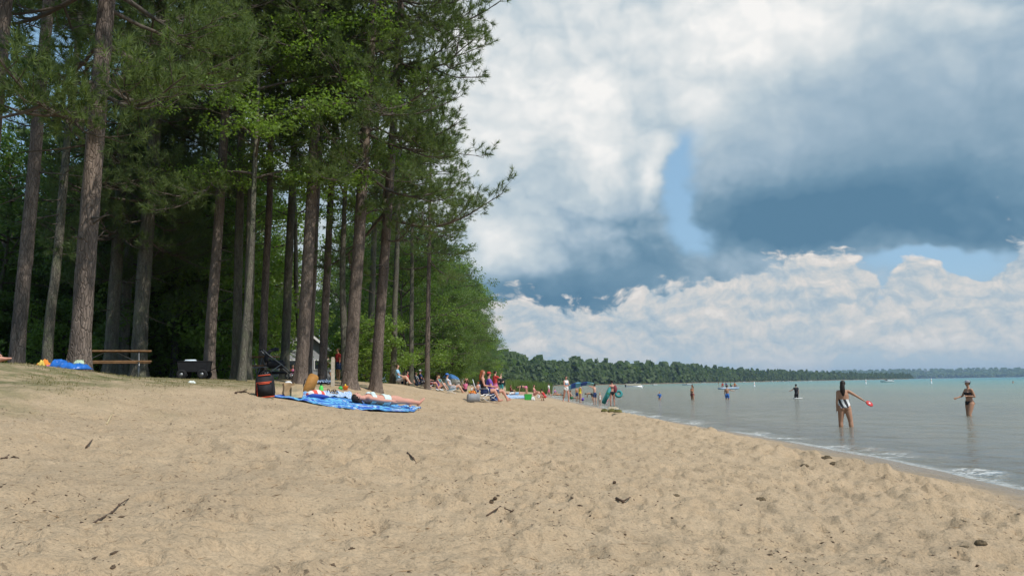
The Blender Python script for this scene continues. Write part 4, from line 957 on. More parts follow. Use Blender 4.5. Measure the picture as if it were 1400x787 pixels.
BLUEWHITE = wavy('blue_white_print', [(.70, .76, .82), (.10, .28, .62), (.75, .80, .84), (.14, .34, .68), (.72, .76, .8)], 9.0, 4)
sheet('beach_blanket', 'large bright blue swirl-print blanket under the sunbathing woman', 'blanket', [gpx(370, 543), gpx(556, 564), gpx(578, 559), gpx(420, 537)], BLUE_PRINT, (60, 20), .022)
sheet('beach_towel', 'blue and white patterned towel behind the sunbather\'s head', 'towel', [gpx(436, 546), gpx(484, 549), gpx(482, 539), gpx(440, 537)], BLUEWHITE, (24, 10), .035, .05, None, 3)
sheet('beach_towel', 'pale blue patterned towel at the foot of the wooden post', 'towel', [gpx(432, 525.5), gpx(455, 526), gpx(452, 522), gpx(434, 522)], BLUEWHITE, (16, 8), .06, .05, None, 5)
# the sunbather
hd, ft = gpx(486, 553.0), gpx(574, 560.5); mid = (hd + ft) / 2; yaw = math.atan2(ft.y - hd.y, ft.x - hd.x) - math.pi / 2
SB = dict(thL=(-.10, .16, -1), shL=(-.02, -.22, -1), thR=(.10, .02, -1), shR=(.02, -.03, -1), ftL=(-.3, .8, -.5), ftR=(.3, .8, -.5), uaL=(-.30, -.10, -1), uaR=(.30, -.10, -1), faL=(-.05, .02, -1), faR=(.0, .02, -1), neck=(0, .05, 1))
L0 = (ft - hd).length
sb = person('woman in a white bikini lying on her back on the blue blanket', 1.66, 'f', SB, tuple(hd + (ft - hd) * .42), yaw, 'pink', [('bikini_top', CLOTH['mint'], [('torso', .60, .78)], .012), ('bikini_bottom', CLOTH['mint'], [('torso', .0, .26), ('thL', 0, .05), ('thR', 0, .05)], .012)], 'dark', SUPINE, .010, True, None, .18, gz(*(hd + (ft - hd) * .42).xy) + .03, face=True)
sb.rotation_euler = (math.atan2(gz(*ft.xy) - gz(*hd.xy), (ft - hd).xy.length), 0, yaw)

def cooler_bag():
    c = gpx(363, 543); t = thing('backpack_cooler', 'black backpack cooler with red trim standing at the blanket\'s left end', 'cooler bag', c, R(12))
    s = .42
    b = MB(); poly = [(-.165, 0), (.165, 0), (.185, .05), (.175, .36), (.13, .43), (-.10, .43), (-.155, .36), (-.18, .05)]
    b.prism(poly, -.11, .11).build('bag_body', BLACK_CLOTH, t, True, .03)
    MB().prism([(-.125, .03), (.125, .03), (.125, .26), (-.125, .26)], -.155, -.112).build('front_pocket', BLACK_CLOTH, t, True, .02)
    def trim(pts): MB().tube(pts, .010, 6).build('trim', RED_TRIM, t, True)
    trim([(-.135, -.157, .02), (-.135, -.157, .27), (.135, -.157, .27)]); trim([(-.10, -.118, .405), (.12, -.118, .405)]); trim([(-.175, -.118, .0), (.17, -.118, .0)]); trim([(-.10, -.160, .245), (.10, -.160, .245)])
    MB().tube([(-.05, 0, .425), (-.04, 0, .475), (.05, 0, .475), (.06, 0, .425)], .010, 6).build('handle', BLACK_CLOTH, t, True)
    for g in (-1, 1): MB().tube([(g * .10, .115, .40), (g * .11, .20, .30), (g * .11, .19, .14), (g * .12, .115, .05)], .018, 6).build('strap', BLACK_CLOTH, t, True)
    t.rotation_euler = (R(-4), R(-5), R(14))
cooler_bag()
def paper_bag(px, py, w, d, h, m, label, rz):
    c = gpx(px, py); t = thing('paper_bag', label, 'bag', c + Vector((0, 0, .03)), rz, 'paper bags on the blanket')
    r = random.Random(px); v = []; n = 5
    b = MB()
    for i in range(n):
        f = i / (n - 1); k = 1 + .04 * math.sin(i * 2.1) + (.05 if i == n - 1 else 0)
        for (sx, sy) in ((-1, -1), (0, -1.06), (1, -1), (1.05, 0), (1, 1), (0, .94), (-1, 1), (-.94, 0)): v.append((sx * w / 2 * k + r.uniform(-.01, .01), sy * d / 2 * k + r.uniform(-.01, .01), h * f + (r.uniform(-.02, .03) if i == n - 1 else 0)))
    f = [tuple(range(7, -1, -1))] + [(i * 8 + k, i * 8 + (k + 1) % 8, (i + 1) * 8 + (k + 1) % 8, (i + 1) * 8 + k) for i in range(n - 1) for k in range(8)]
    b.raw(v, f); o = b.build('bag_sides', m, t); o.modifiers.new('t', 'SOLIDIFY').thickness = .004
    return t
t = paper_bag(394, 544, .19, .16, .24, KRAFT, 'brown paper bag nearest the black backpack cooler', .5)
MB().ball((0, 0, .24), (.075, .06, .045), 10, 7).build('crumpled_tissue', WHITE_PL, t, True)
paper_bag(406, 546, .21, .17, .24, KRAFT_LT, 'pale paper bag right of the brown one on the blanket', .2)
# tilted orange-brown board behind the bags
c = gpx(420, 538); t = thing('body_board', 'orange-brown board leaning upright behind the paper bags', 'board', c, R(20))
b = MB(); b.prism([(-.10, 0), (.10, 0), (.11, .04), (.11, .35), (.09, .40), (.05, .42), (-.05, .42), (-.09, .40), (-.11, .35), (-.11, .04)], -.025, .025).build('deck', mat('orange_brown_foam', (.36, .17, .04), .7, .25, 7), t, True, .008)
MB().prism([(-.135, .02), (-.118, .02), (-.135, .27), (-.148, .27)], -.03, .03).build('edge_rail', BLACK_CLOTH, t); t.rotation_euler = (R(-10), R(22), R(20))
# striped beach ball half hidden in the blanket folds
c = gpx(428, 546); t = thing('beach_bag', 'rounded red and white striped bundle on the blanket behind the bags', 'bundle', c + Vector((0, .25, .02)), .3)
RW = stripes('red_white_gores', (.70, .10, .06), (.80, .76, .72), 42, (.9, .35, 0)); MB().ball((0, 0, .06), (.21, .17, .11), 20, 12).build('bundle_cloth', RW, t, True)
MB().tube([(-.22, -.13, .03), (-.08, -.19, .05), (.10, -.18, .035), (.24, -.12, .02)], [.03, .045, .045, .02], 8).build('blue_hem', mat('blue_hem', (.03, .08, .36), .9), t, True)
c = gpx(434.5, 540); t = thing('drink_bottle', 'bright green bottle with black cap beside the leaning board', 'bottle', c + Vector((0, .3, .03)), 0)
MB().lathe([(.001, 0), (.045, 0), (.048, .03), (.045, .13), (.025, .155), (.022, .17)], 16).build('bottle_body', mat('lime_plastic', (.10, .62, .09), .35), t, True); MB().lathe([(.026, .17), (.026, .20), (.001, .202)], 12).build('cap', BLACK_RUB, t, True)
for k, (qx, qy) in enumerate(((446.5, 541), (452.5, 541.5))):
    c = gpx(qx, qy); t = thing('sandal', ('black', 'black')[k] + ' strap sandal, ' + ('left' if k == 0 else 'right') + ' one of the pair behind the patterned towel', 'sandal', c + Vector((0, .45, .04)), R(70 + 20 * k), 'pair of sandals')
    MB().prism([(-.13, 0), (.13, 0), (.14, .015), (.0, .018), (-.13, .03)], -.045, .045).build('sole', mat('sandal_sole', (.30, .22, .13), .8), t, True, .006)
    MB().tube([(.06, -.045, .015), (.05, -.02, .075), (.05, .02, .075), (.06, .045, .015)], .010, 6).build('strap', BLACK_CLOTH, t, True); MB().tube([(-.09, -.042, .02), (-.12, -.02, .10), (-.12, .02, .10), (-.09, .042, .02)], .009, 6).build('strap', BLACK_CLOTH, t, True)
# wooden post
c = on(455, 525, 26.3); t = thing('wooden_post', 'bleached square wooden post at the grass edge', 'post', c - Vector((0, 0, .1)), R(8))
MB().prism([(-.055, 0), (.055, 0), (.055, .93), (.03, .985), (-.03, .985), (-.055, .93)], -.055, .055).build('shaft', WOOD_PALE, t, bevel=.006)
# plastic toy
c = gpx(469, 533); t = thing('sand_toy', 'small orange and green plastic sand toy left of the sunbather', 'toy', c, .4)
MB().lathe([(.001, 0), (.055, 0), (.075, .09), (.078, .10), (.068, .10), (.05, .01)], 14, (.06, 0, 0)).build('bucket', mat('orange_plastic', (.80, .20, .03), .4), t, True)
MB().lathe([(.001, 0), (.05, .0), (.06, .05), (.03, .09), (.001, .10)], 12, (-.06, .02, 0)).build('mould', GREEN_PL, t, True); MB().tube([(.06, 0, .10), (.06, 0, .15)], [.035, .008], 8).build('yellow_scoop', mat('yellow_plastic', (.85, .60, .05), .4), t, True)

# stroller
def stroller():
    c = on(378, 519, 27.2); t = thing('stroller', 'black pushchair with a rounded hood parked by the picnic table', 'stroller', c, R(-65))
    HOOD = mat('stroller_cloth', (.030, .030, .036), .8, .3, 9, .3, 20)
    b = MB(); n = 9
    for i in range(n):
        a = R(-20 + 125 * i / (n - 1)); v = []
        for k in range(9): x = -.24 + .06 * k; q = 1 - .25 * (abs(x) / .24) ** 3; v.append((x, -.05 - .34 * math.cos(a) * q, .66 + .36 * math.sin(a) * q))
        b.v += v
    b.f = [(i * 9 + k, i * 9 + k + 1, (i + 1) * 9 + k + 1, (i + 1) * 9 + k) for i in range(n - 1) for k in range(8)]
    o = b.build('hood', HOOD, t, True); o.modifiers.new('t', 'SOLIDIFY').thickness = .02
    MB().prism([(-.23, .36), (.23, .36), (.25, .62), (-.25, .62)], -.28, .22).build('seat_tub', HOOD, t, True, .05)
    MB().prism([(-.20, .18), (.20, .18), (.20, .27), (-.20, .27)], -.25, .28).build('basket', BLACK_CLOTH, t, True, .03)
    for g in (-1, 1):
        MB().tube([(g * .26, .42, .20), (g * .26, .10, .48), (g * .26, -.30, .78), (g * .25, -.48, .95)], .014, 8).build('frame_tube', STEEL, t, True); MB().tube([(g * .26, -.36, .16), (g * .26, .12, .50)], .014, 8).build('frame_tube', STEEL, t, True)
        for (yy_, r_) in ((-.36, .16), (.44, .13)):
            ax = Matrix.Rotation(R(90), 3, 'Y'); w = MB(); w.lathe([(r_ - .035, -.018), (r_, -.022), (r_ + .004, 0), (r_, .022), (r_ - .035, .018), (r_ - .035, -.018)], 22, (g * .29, yy_, r_), ax)
            wo = w.build('wheel', BLACK_RUB, t, True); s = MB(); s.lathe([(.012, -.03), (.028, -.028), (.028, .028), (.012, .03)], 10, (g * .29, yy_, r_), ax)
            for k in range(6): a = k * math.pi / 3; s.tube([(g * .29, yy_, r_), (g * .29, yy_ + math.cos(a) * (r_ - .03), r_ + math.sin(a) * (r_ - .03))], .006, 5)
            s.build('spokes', ALU, wo, True)
    MB().tube([(-.25, -.48, .95), (.25, -.48, .95)], .020, 8).build('handlebar', BLACK_RUB, t, True)
stroller()
def wagon():
    c = on(266, 517, 25.2); t = thing('beach_wagon', 'black folding beach wagon with fat wheels beside the reddish pine', 'wagon', c, R(6))
    b = MB(); b.raw([(-.40, -.22, .22), (.40, -.22, .22), (.40, .22, .22), (-.40, .22, .22), (-.44, -.25, .52), (.44, -.25, .52), (.44, .25, .52), (-.44, .25, .52)], [(3, 2, 1, 0), (0, 1, 5, 4), (1, 2, 6, 5), (2, 3, 7, 6), (3, 0, 4, 7)])
    o = b.build('tub', BLACK_CLOTH, t); o.modifiers.new('t', 'SOLIDIFY').thickness = .015
    MB().tube([(-.44, -.25, .525), (.44, -.25, .525), (.44, .25, .525), (-.44, .25, .525), (-.44, -.25, .525)], .013, 8).build('rim_frame', BLACK_RUB, t, True)
    MB().tube([(.42, 0, .24), (.66, 0, .36), (.78, 0, .62)], .013, 8).build('pull_handle', BLACK_RUB, t, True)
    for gx in (-.30, .28):
        for gy in (-.27, .27):
            ax = Matrix.Rotation(R(90), 3, 'X'); w = MB(); w.lathe([(.05, -.05), (.12, -.055), (.145, -.03), (.145, .03), (.12, .055), (.05, .05), (.05, -.05)], 20, (gx, gy, .145), ax); wo = w.build('wheel', BLACK_RUB, t, True)
            MB().lathe([(.001, -.052), (.05, -.05), (.05, .05), (.001, .052)], 12, (gx, gy, .145), ax).build('hub', STEEL, wo, True)
        MB().tube([(gx, -.27, .145), (gx, .27, .145)], .012, 6).build('axle', STEEL, t, True)
    tw = thing('folded_towel', 'pale blue towel folded on top of the black wagon', 'towel', c + Vector((-.12, -.02, .50)), .2); MB().box((0, 0, .04), (.34, .30, .08)).build('towel_stack', mat('pale_blue_towel', (.62, .70, .76), .95, .1, 9, .3, 40), tw, True, .03)
wagon()
def crumple(name, label, cat, loc, size, m, seed, parts=None, sharp=.35, prof=None):
    """a slumped, folded heap of cloth or plastic: creased top, ragged skirt down to the ground"""
    nx, ny = 40, 22; U, W_ = np.meshgrid(np.linspace(-1, 1, nx), np.linspace(-1, 1, ny))
    rr_ = np.clip(1 - np.abs(U) ** 2.6 - np.abs(W_) ** 2.6, 0, 1) ** .42
    n1 = fbm(U * 1.6 + seed, W_ * 1.6, seed, 2); rid = 1 - 2.6 * np.abs(fbm(U * 2.6 + seed, W_ * 2.2 + 5, seed + 2, 3)); fin = 1 - 3 * np.abs(fbm(U * 7, W_ * 6 + seed, seed + 5, 2))
    h = rr_ * (.62 + .55 * n1 + sharp * .75 * rid + .10 * fin) * (1 if prof is None else np.interp(U, [q[0] for q in prof], [q[1] for q in prof]))
    h = np.maximum(h, 0) * size[2] * 1.6
    e = 1 + .16 * fbm(U * 2 + 3, W_ * 2, seed + 9, 2)
    x = U * size[0] * e * (1.05 - .12 * rr_); y = W_ * size[1] * e * (1.05 - .12 * rr_)
    v = np.stack([x.ravel(), y.ravel(), h.ravel()], -1); keep = grid_faces(ny, nx)[:, ::-1]; hm = h.ravel()[keep].max(1); keep = keep[hm > .004]
    o = link(name, mesh_np(name, v, keep, False), None, m); o.location = (loc[0], loc[1], loc[2] - .01); o.modifiers.new('t', 'SOLIDIFY').thickness = .006; return tag(o, label, cat)
c = on(93, 500, 13.2); TARP = mat('blue_tarp', (.02, .13, .46), .35, .35, 9, .5, 12, spec=.5)
crumple('blue_tarp', 'crumpled bright blue tarp at the foot of the thickest pine', 'tarp', c, (.30, .20, .10), TARP, 8, None, .5, [(-1, .8), (-.75, 1.25), (-.3, .9), (.3, .6), (.7, .75), (.9, 1.1), (1, 1.1)])
c = on(107, 494, 13.4); crumple('folded_cloth', 'small greenish white cloth tucked into the blue tarp', 'cloth', c + Vector((0, 0, .10)), (.08, .06, .05), mat('greenish_cloth', (.45, .55, .38), .9, .2), 3)
c = on(59, 496, 13.4); crumple('beach_bag', 'orange and yellow beach bag left of the blue tarp', 'bag', c, (.12, .09, .10), stripes('orange_yellow_cloth', (.72, .24, .03), (.80, .58, .12), 34, (.8, .2, .5)), 21)
c = on(66, 500, 13.1); crumple('pink_towel', 'bit of pink towel under the orange bag', 'towel', c, (.09, .06, .03), CLOTH['pink'], 5)
c = gpx(262, 523.5); crumple('paper_wrapper', 'crumpled white wrapper lying on the grass edge below the wagon', 'litter', c, (.075, .04, .03), mat('white_wrapper', (.75, .80, .74), .6), 4, None, .6)

# park building behind the trees
def park_building():
    y = 76.0; x = spot(418, y); g = gz(x, y); t = thing('park_building', 'grey park building with white gable trim behind the dark straight pine', 'building', (x, y, g), R(28))
    WALL = mat('grey_siding', (.34, .35, .36), .85, .08, 3); ROOF = mat('grey_shingles', (.20, .185, .16), .95, .2, 5, .4, 12); TRIM = mat('white_fascia', (.74, .73, .70), .7); DARK = mat('dark_glass', (.03, .035, .04), .15)
    W, L, H, P = 4.8, 8.5, 2.5, 1.9
    MB().prism([(-W / 2, 0), (W / 2, 0), (W / 2, H), (0, H + P), (-W / 2, H)], 0, L).build('wall', WALL, t)
    e = .45; sl = P / (W / 2)
    for s in (-1, 1):
        ro = MB().prism([(0, H + P + .04), (s * (W / 2 + e), H - sl * e + .04), (s * (W / 2 + e), H - sl * e + .16), (0, H + P + .16)][::s], -e, L + e).build('roof', ROOF, t)
        for k in range(9):                                              # shingle courses
            f = k / 9; xx = s * (W / 2 + e) * (1 - f); zz = H + P + .165 - sl * abs(xx) - .0
            MB().prism([(xx, zz), (xx - s * .62, zz + sl * .62 * .985), (xx - s * .62, zz + sl * .62 + .015), (xx, zz + .03)][::-s], -e, L + e).build('shingle_course', ROOF, ro)
        MB().prism([(0, H + P - .10), (s * (W / 2 + e), H - sl * e - .10), (s * (W / 2 + e), H - sl * e + .13), (0, H + P + .13)][::s], -e - .06, -e - .003).build('fascia_board', TRIM, t)
    MB().box((0, -.02, H + .75), (.9, .06, .55)).build('gable_vent', TRIM, t)
    for s_, (xx, hh) in enumerate(((-1.3, 1.0), (1.2, 1.0))):
        w_ = MB().box((xx, -.03, 1.55), (1.0, .08, .9)).build('window', TRIM, t); MB().box((xx, -.075, 1.55), (.84, .02, .74)).build('pane', DARK, w_)
    d_ = MB().box((0, -.03, 1.03), (.95, .08, 2.05)).build('door', mat('brown_door', (.12, .075, .05), .6), t); MB().ball((.34, -.1, 1.0), .04).build('handle', STEEL, d_, True)
    # lower side roof towards the lake on posts
    MB().prism([(W / 2 + e - .1, H - .30), (W / 2 + 3.6, H - 1.0), (W / 2 + 3.6, H - .88), (W / 2 + e - .1, H - .18)], .0, L).build('porch_roof', ROOF, t)
    MB().prism([(W / 2 + e - .1, H - .42), (W / 2 + 3.6, H - 1.12), (W / 2 + 3.6, H - .9), (W / 2 + e - .1, H - .2)], -.06, -.003).build('fascia_board', TRIM, t)
    for q in (.2, L / 2, L - .2): MB().box((W / 2 + 3.3, q, (H - 1.0) / 2), (.14, .14, H - 1.0)).build('porch_post', TRIM, t)
    for k in range(2): MB().tube([(.8 + .35 * k, 3 + k, H + P - 1.0), (.8 + .35 * k, 3 + k, H + P + .45)], .07, 8).build('vent_pipe', TRIM, t, True)
park_building()
c = on(523, 508, 70); t = thing('service_pipe', 'tall thin pale pole rising behind the park building', 'pole', on(436, 500, 100), 0); MB().tube([(0, 0, 0), (0, 0, 6.2)], [.06, .05], 8).build('shaft', ALU, t, True); MB().tube([(0, 0, 6.2), (0, 0, 6.35)], [.075, .02], 8).build('cap', ALU, t, True)

def beach_chair(loc, rz, m, label, rec=.45, fr_=ALU, hi=.30):
    t = thing('beach_chair', label, 'chair', loc, rz, 'folding beach chairs'); b = (0, -.22 - .62 * rec, hi + .60)
    def cloth(nm, p0, p1, sag):
        n = 7; v = []; p0, p1 = Vector(p0), Vector(p1); nn = (p1 - p0).cross(Vector((1, 0, 0))).normalized()
        for i in range(n):
            f = i / (n - 1); q = p0.lerp(p1, f) + nn * sag * math.sin(math.pi * f)
            for xx in (-.26, 0, .26): v.append((xx, q.y - 0, q.z - (.02 if xx == 0 else 0)))
        o = MB().raw(v, [(i * 3 + k, i * 3 + k + 1, i * 3 + k + 4, i * 3 + k + 3) for i in range(n - 1) for k in (0, 1)]).build(nm, m, t, True); o.modifiers.new('t', 'SOLIDIFY').thickness = .008
    cloth('seat', (0, .24, hi + .02), (0, -.22, hi - .05), .03); cloth('backrest', (0, -.22, hi - .03), b, -.05)
    for g in (-1, 1):
        x = g * .28
        MB().tube([(x, .26, hi + .03), (x, -.24, hi - .06), (x, b[1], b[2])], .012, 6).build('side_frame', fr_, t, True)
        MB().tube([(x, .22, hi + .02), (x, -.30, .012)], .011, 6).build('leg', fr_, t, True); MB().tube([(x, -.20, hi - .03), (x, .24, .012)], .011, 6).build('leg', fr_, t, True)
        MB().tube([(x, -.22 - .3 * rec, hi + .24), (x, .18, hi + .22), (x, .22, hi + .02)], .013, 6).build('armrest', fr_, t, True)
    MB().tube([(-.28, b[1], b[2]), (.28, b[1], b[2])], .012, 6).build('top_bar', fr_, t, True)
    return t
# ---------------------------------------------------------------- people on the beach and in the water
def stand(px, py, top, label, sex, pose, rz, skin, clothes, hair, **k):
    """someone standing on the sand: feet at photo row py, head at row top"""
    c = gpx(px, py); H = (py - top) / FPX * c.y; return person(label, float(np.clip(H * k.pop('hk', 1.0), .75, 1.86)), sex, pose, tuple(c), rz, skin, clothes, hair, **k)
def wade(px, py, top, label, sex, pose, rz, skin, clothes, hair, **k):
    """someone standing on the lake bed: water line at row py"""
    c = wpx(px, py); bed = float(ground_base(np.array([c.x]), np.array([c.y]))[0]); H = (py - top) / FPX * c.y - bed
    return person(label, float(np.clip(H * k.pop('hk', 1.0), .8, 1.84)), sex, pose, (c.x, c.y, bed), rz, skin, clothes, hair, **k), c
LEFT, RIGHT, AWAY, TOWARD = math.pi / 2, -math.pi / 2, 0.0, math.pi
# two women in the shallows
w1, c1 = wade(1156, 583, 525.5, 'woman in a striped swimsuit seen from behind holding a red flying disc', 'f', dict(thL=(-.10, .02, -1), thR=(.16, -.08, -1), shR=(.04, -.14, -1), uaL=(-.14, -.06, -1), faL=(-.08, .10, -1), uaR=(.95, .10, -.62), faR=(1, .15, -.68), spine=(-.03, 0, 1), neck=(0, .1, 1), face=(.35, 1, 0)), R(-14), 'tan',
    [('swimsuit', STRIPE_BW, [('torso', .10, .52), ('torso', .52, .78, lambda f, l, t: f > .02)], .010)], 'dark', vox=.011, long_hair=.40, face=True, full=1.14)
j = w1['joints']; hp = Matrix.Rotation(R(-14), 3, 'Z') @ Vector(j[3:6])
d = thing('flying_disc', 'red and white flying disc in the striped swimmer\'s hand', 'disc', tuple(Vector(w1.location) + hp + Vector((.08, 0, -.03))), .3)
MB().lathe([(.001, .012), (.09, .011), (.118, .004), (.125, -.014), (.118, -.014), (.108, .0), (.001, .003)], 24).build('rim', CLOTH['red'], d, True); MB().lathe([(.001, .016), (.035, .0155), (.036, .012), (.001, .0125)], 20).build('centre_print', WHITE_PL, d, True); d.rotation_euler = (R(42), R(18), .1)
wade(1327, 568, 524.5, 'woman in a black bikini and cap wading with one hand held out', 'f', dict(spine=(0, .05, 1), thL=(-.05, .34, -1), shL=(0, -.2, -1), thR=(.06, .02, -1), uaR=(.12, .5, -.9), faR=(-.02, 1, -.25), uaL=(-.22, -.30, -1), faL=(.5, 1, .12), face=(.1, 1, -.1), neck=(0, .2, 1)), R(100), 'tan',
    [swim_top('black'), ('bikini_bottom', CLOTH['black'], [('torso', .02, .23)], .009)], 'dark', vox=.011, full=1.08, bun=True, hat=('cap', 'grey'), face=True)
# further out
wade(902, 546.3, 536.6, 'small blond child in a blue swim shirt alone in the water', 'm', dict(uaR=(.6, .2, -.8)), R(160), 'fair', [shirt('blue', .9)], 'blond')
wade(947, 546.2, 527.6, 'girl in an orange bikini standing in the water', 'f', dict(uaL=(-.1, .3, -1), faL=(.5, .6, .6)), R(120), 'tan', [swim_top('orange'), swim_bottom('maroon')], 'brown', long_hair=.25)
wade(994.5, 545.4, 528.4, 'shirtless boy in blue trunks standing in front of the raft', 'm', dict(uaR=(.8, .2, -.5), faR=(.9, .3, .0)), R(-20), 'tan', [trunks('blue')], 'dark')
wade(1385, 523.0, 518.6, 'lone swimmer with head and shoulders up near the horizon', 'm', dict(), R(180), 'brown', [trunks('navy')], 'dark', vox=.03)
# paddle boarder
def hull_mesh(L, W, H, n=14, rake=.25, sheer=.3):
    """small boat hull: pointed bow at +x, flat transom"""
    v = []
    for i in range(n):
        f = i / (n - 1); x = -L / 2 + L * f; k = 1.0 if f < .5 else math.cos((f - .5) / .5 * math.pi / 2) ** .75
        k = max(k, .02); z = H * (1 + sheer * max(0, f - .4) ** 2 * 2)
        for (sx, sz) in ((-1, 1), (-.97, .35), (-.6, .0), (.6, .0), (.97, .35), (1, 1)): v.append((x - (rake * (1 - sz) * f * H * 2), sx * W / 2 * k, z * sz + (0 if sz > .9 else .10 * H * f ** 3)))
    f = [(i * 6 + k, (i + 1) * 6 + k, (i + 1) * 6 + k + 1, i * 6 + k + 1) for i in range(n - 1) for k in range(5)]
    f.append((0, 1, 2, 3, 4, 5)); return v, f
def deck_faces(n): return [(i * 6, i * 6 + 5, (i + 1) * 6 + 5, (i + 1) * 6) for i in range(n - 1)]
wade(1089, 543.6, 526.6, 'person in a dark wetsuit wading with one arm out far from shore', 'm', dict(uaL=(-.7, .2, -.6), faL=(-.8, .3, -.3), thL=(-.1, .1, -1)), R(20), 'brown', [('wetsuit', CLOTH['black'], [('torso', 0, .97), ('uaL', 0, .5), ('uaR', 0, .5), ('thL', 0, .8), ('thR', 0, .8)], .014)], 'dark')
c = wpx(1091.5, 544.6); t = thing('kick_board', 'small white board floating beside the wader in the dark wetsuit', 'board', tuple(c), R(10)); v, f = hull_mesh(.75, .42, .07); MB().raw([(a, b_, z - .015) for a, b_, z in v], f + deck_faces(14)).build('deck', WHITE_PL, t, True); MB().tube([(-.3, 0, .05), (-.42, .05, .02)], .01, 6).build('leash', BLACK_RUB, t, True)
# raft with four riders
c = wpx(997, 531.6); t = thing('swim_raft', 'low blue raft carrying four riders far out', 'raft', tuple(c), R(4)); v, f = hull_mesh(4.0, 1.6, .34); MB().raw([(a, b_, z - .08) for a, b_, z in v], f + deck_faces(14)).build('hull', mat('pale_blue_hull', (.30, .42, .58), .5), t, True); MB().box((-.2, 0, .30), (2.6, 1.0, .08)).build('deck', WHITE_PL, t, bevel=.02)
for k, (dx, cl, hr, lab) in enumerate(((-1.25, 'red', 'dark', 'rider in red at the left end of the far raft'), (-.55, 'navy', 'brown', 'rider in navy second from the left on the far raft'), (.35, 'green', 'brown', 'rider in green third from the left on the far raft'), (1.1, 'orange', 'dark', 'rider in orange at the right end of the far raft'))):
    person(lab, 1.6, 'm' if k % 2 else 'f', dict(SIT_GROUND), (c.x + dx, c.y, .34), R(150 + 50 * k), 'tan', [shirt(cl), trunks('navy')], hr, vox=.034)
t = thing('oar', 'upright oar at the left end of the far raft', 'oar', (c.x - 1.95, c.y, .1), 0); MB().tube([(0, 0, 0), (-.06, 0, 1.0)], .03, 6).build('shaft', WOOD, t, True); MB().ball((-.07, 0, 1.1), (.07, .02, .16), 8, 6).build('blade', WOOD, t, True)
# boats
def speedboat(px, py, L, rz, label, group=None, detail=True, stripe=False):
    c = wpx(px, py); t = thing('motorboat', label, 'boat', tuple(c), rz, group); v, f = hull_mesh(L, L * .36, L * .15)
    MB().raw([(a, b_, z - L * .03) for a, b_, z in v], f).build('hull', WHITE_PL, t, True)
    MB().raw([(a * .97, b_ * .94, z - L * .035) for a, b_, z in v], deck_faces(14)).build('deck', mat('cream_deck', (.60, .58, .52), .6), t)
    if detail:
        MB().prism([(-.02 * L, L * .11), (.16 * L, L * .11), (.04 * L, L * .20), (.02 * L, L * .20)], -L * .13, L * .13).build('windscreen', mat('dark_glass', (.03, .035, .04), .15), t)
        MB().prism([(-.42 * L, L * .11), (-.02 * L, L * .11), (-.03 * L, L * .17), (-.40 * L, L * .15)], -L * .165, L * .165).build('cockpit_coaming', WHITE_PL, t)
        MB().box((-.5 * L - .12, 0, L * .08), (.30, .34, L * .16)).build('outboard_motor', BLACK_RUB, t, bevel=.03)
        if stripe: MB().raw([(a * 1.004, b_ * 1.006, z * .10 + L * .085) for a, b_, z in v], [(i * 6 + k, (i + 1) * 6 + k, (i + 1) * 6 + k + 1, i * 6 + k + 1) for i in range(13) for k in (0, 4)]).build('hull_stripe', mat('hull_navy', (.04, .07, .2), .4), t)
    return t
speedboat(939, 526.6, 4.3, R(175), 'white speedboat with dark hull stripe left of the girl in the water', stripe=True)
speedboat(1212, 522.2, 5.8, R(183), 'white motorboat anchored between the two right-hand marker buoys')
speedboat(896, 526.0, 3.0, R(20), 'tiny white boat right of the pontoon boat')
for k, (px, py, L) in enumerate(((962, 523.4, 4.5), (1017, 522.3, 5), (1055, 521.8, 6), (1060, 521.7, 5), (1068, 521.6, 6), (1077, 521.4, 6), (1098, 521.0, 5), (1107, 520.9, 6))):
    speedboat(px, py, L, R(30 * k), 'tiny white boat moored off the far wooded shore', 'boats moored along the far shore', False)
def pontoon(px, py):
    c = wpx(px, py); t = thing('pontoon_boat', 'tan pontoon boat with dark canopy moored off the wooded shore', 'boat', tuple(c), R(8)); TAN = mat('tan_panels', (.46, .42, .32), .6, .2, 4)
    for g in (-1, 1): MB().tube([(-3.2, g * .9, .12), (2.6, g * .9, .12), (3.3, g * .9, .26)], [.33, .33, .08], 12).build('pontoon', ALU, t, True)
    MB().box((0, 0, .50), (6.3, 2.4, .12)).build('deck', TAN, t, bevel=.02)
    for g in (-1, 1): MB().box((-.3, g * 1.16, .88), (5.2, .05, .62)).build('side_panel', TAN, t)
    MB().box((-1.8, .6, .80), (1.6, .7, .48)).build('seat', WHITE_PL, t, bevel=.05); MB().box((1.6, .5, .80), (1.3, .8, .48)).build('seat', WHITE_PL, t, bevel=.05); MB().box((.2, -.5, .98), (.6, .6, .84)).build('console', TAN, t, bevel=.05)
    MB().prism([(-1.9, 2.02), (1.0, 2.02), (.8, 2.14), (-1.7, 2.14)], -1.1, 1.1).build('canopy', mat('dark_canopy', (.05, .055, .06), .9), t, bevel=.03)
    for (x, y_) in ((-1.7, -1.05), (-1.7, 1.05), (.8, -1.05), (.8, 1.05)): MB().tube([(x * .7, y_, 1.1), (x, y_, 2.05)], .025, 6).build('canopy_pole', ALU, t, True)
    MB().box((-3.2, 0, .45), (.35, .4, .8)).build('outboard_motor', BLACK_RUB, t, bevel=.04)
pontoon(867, 528.6)
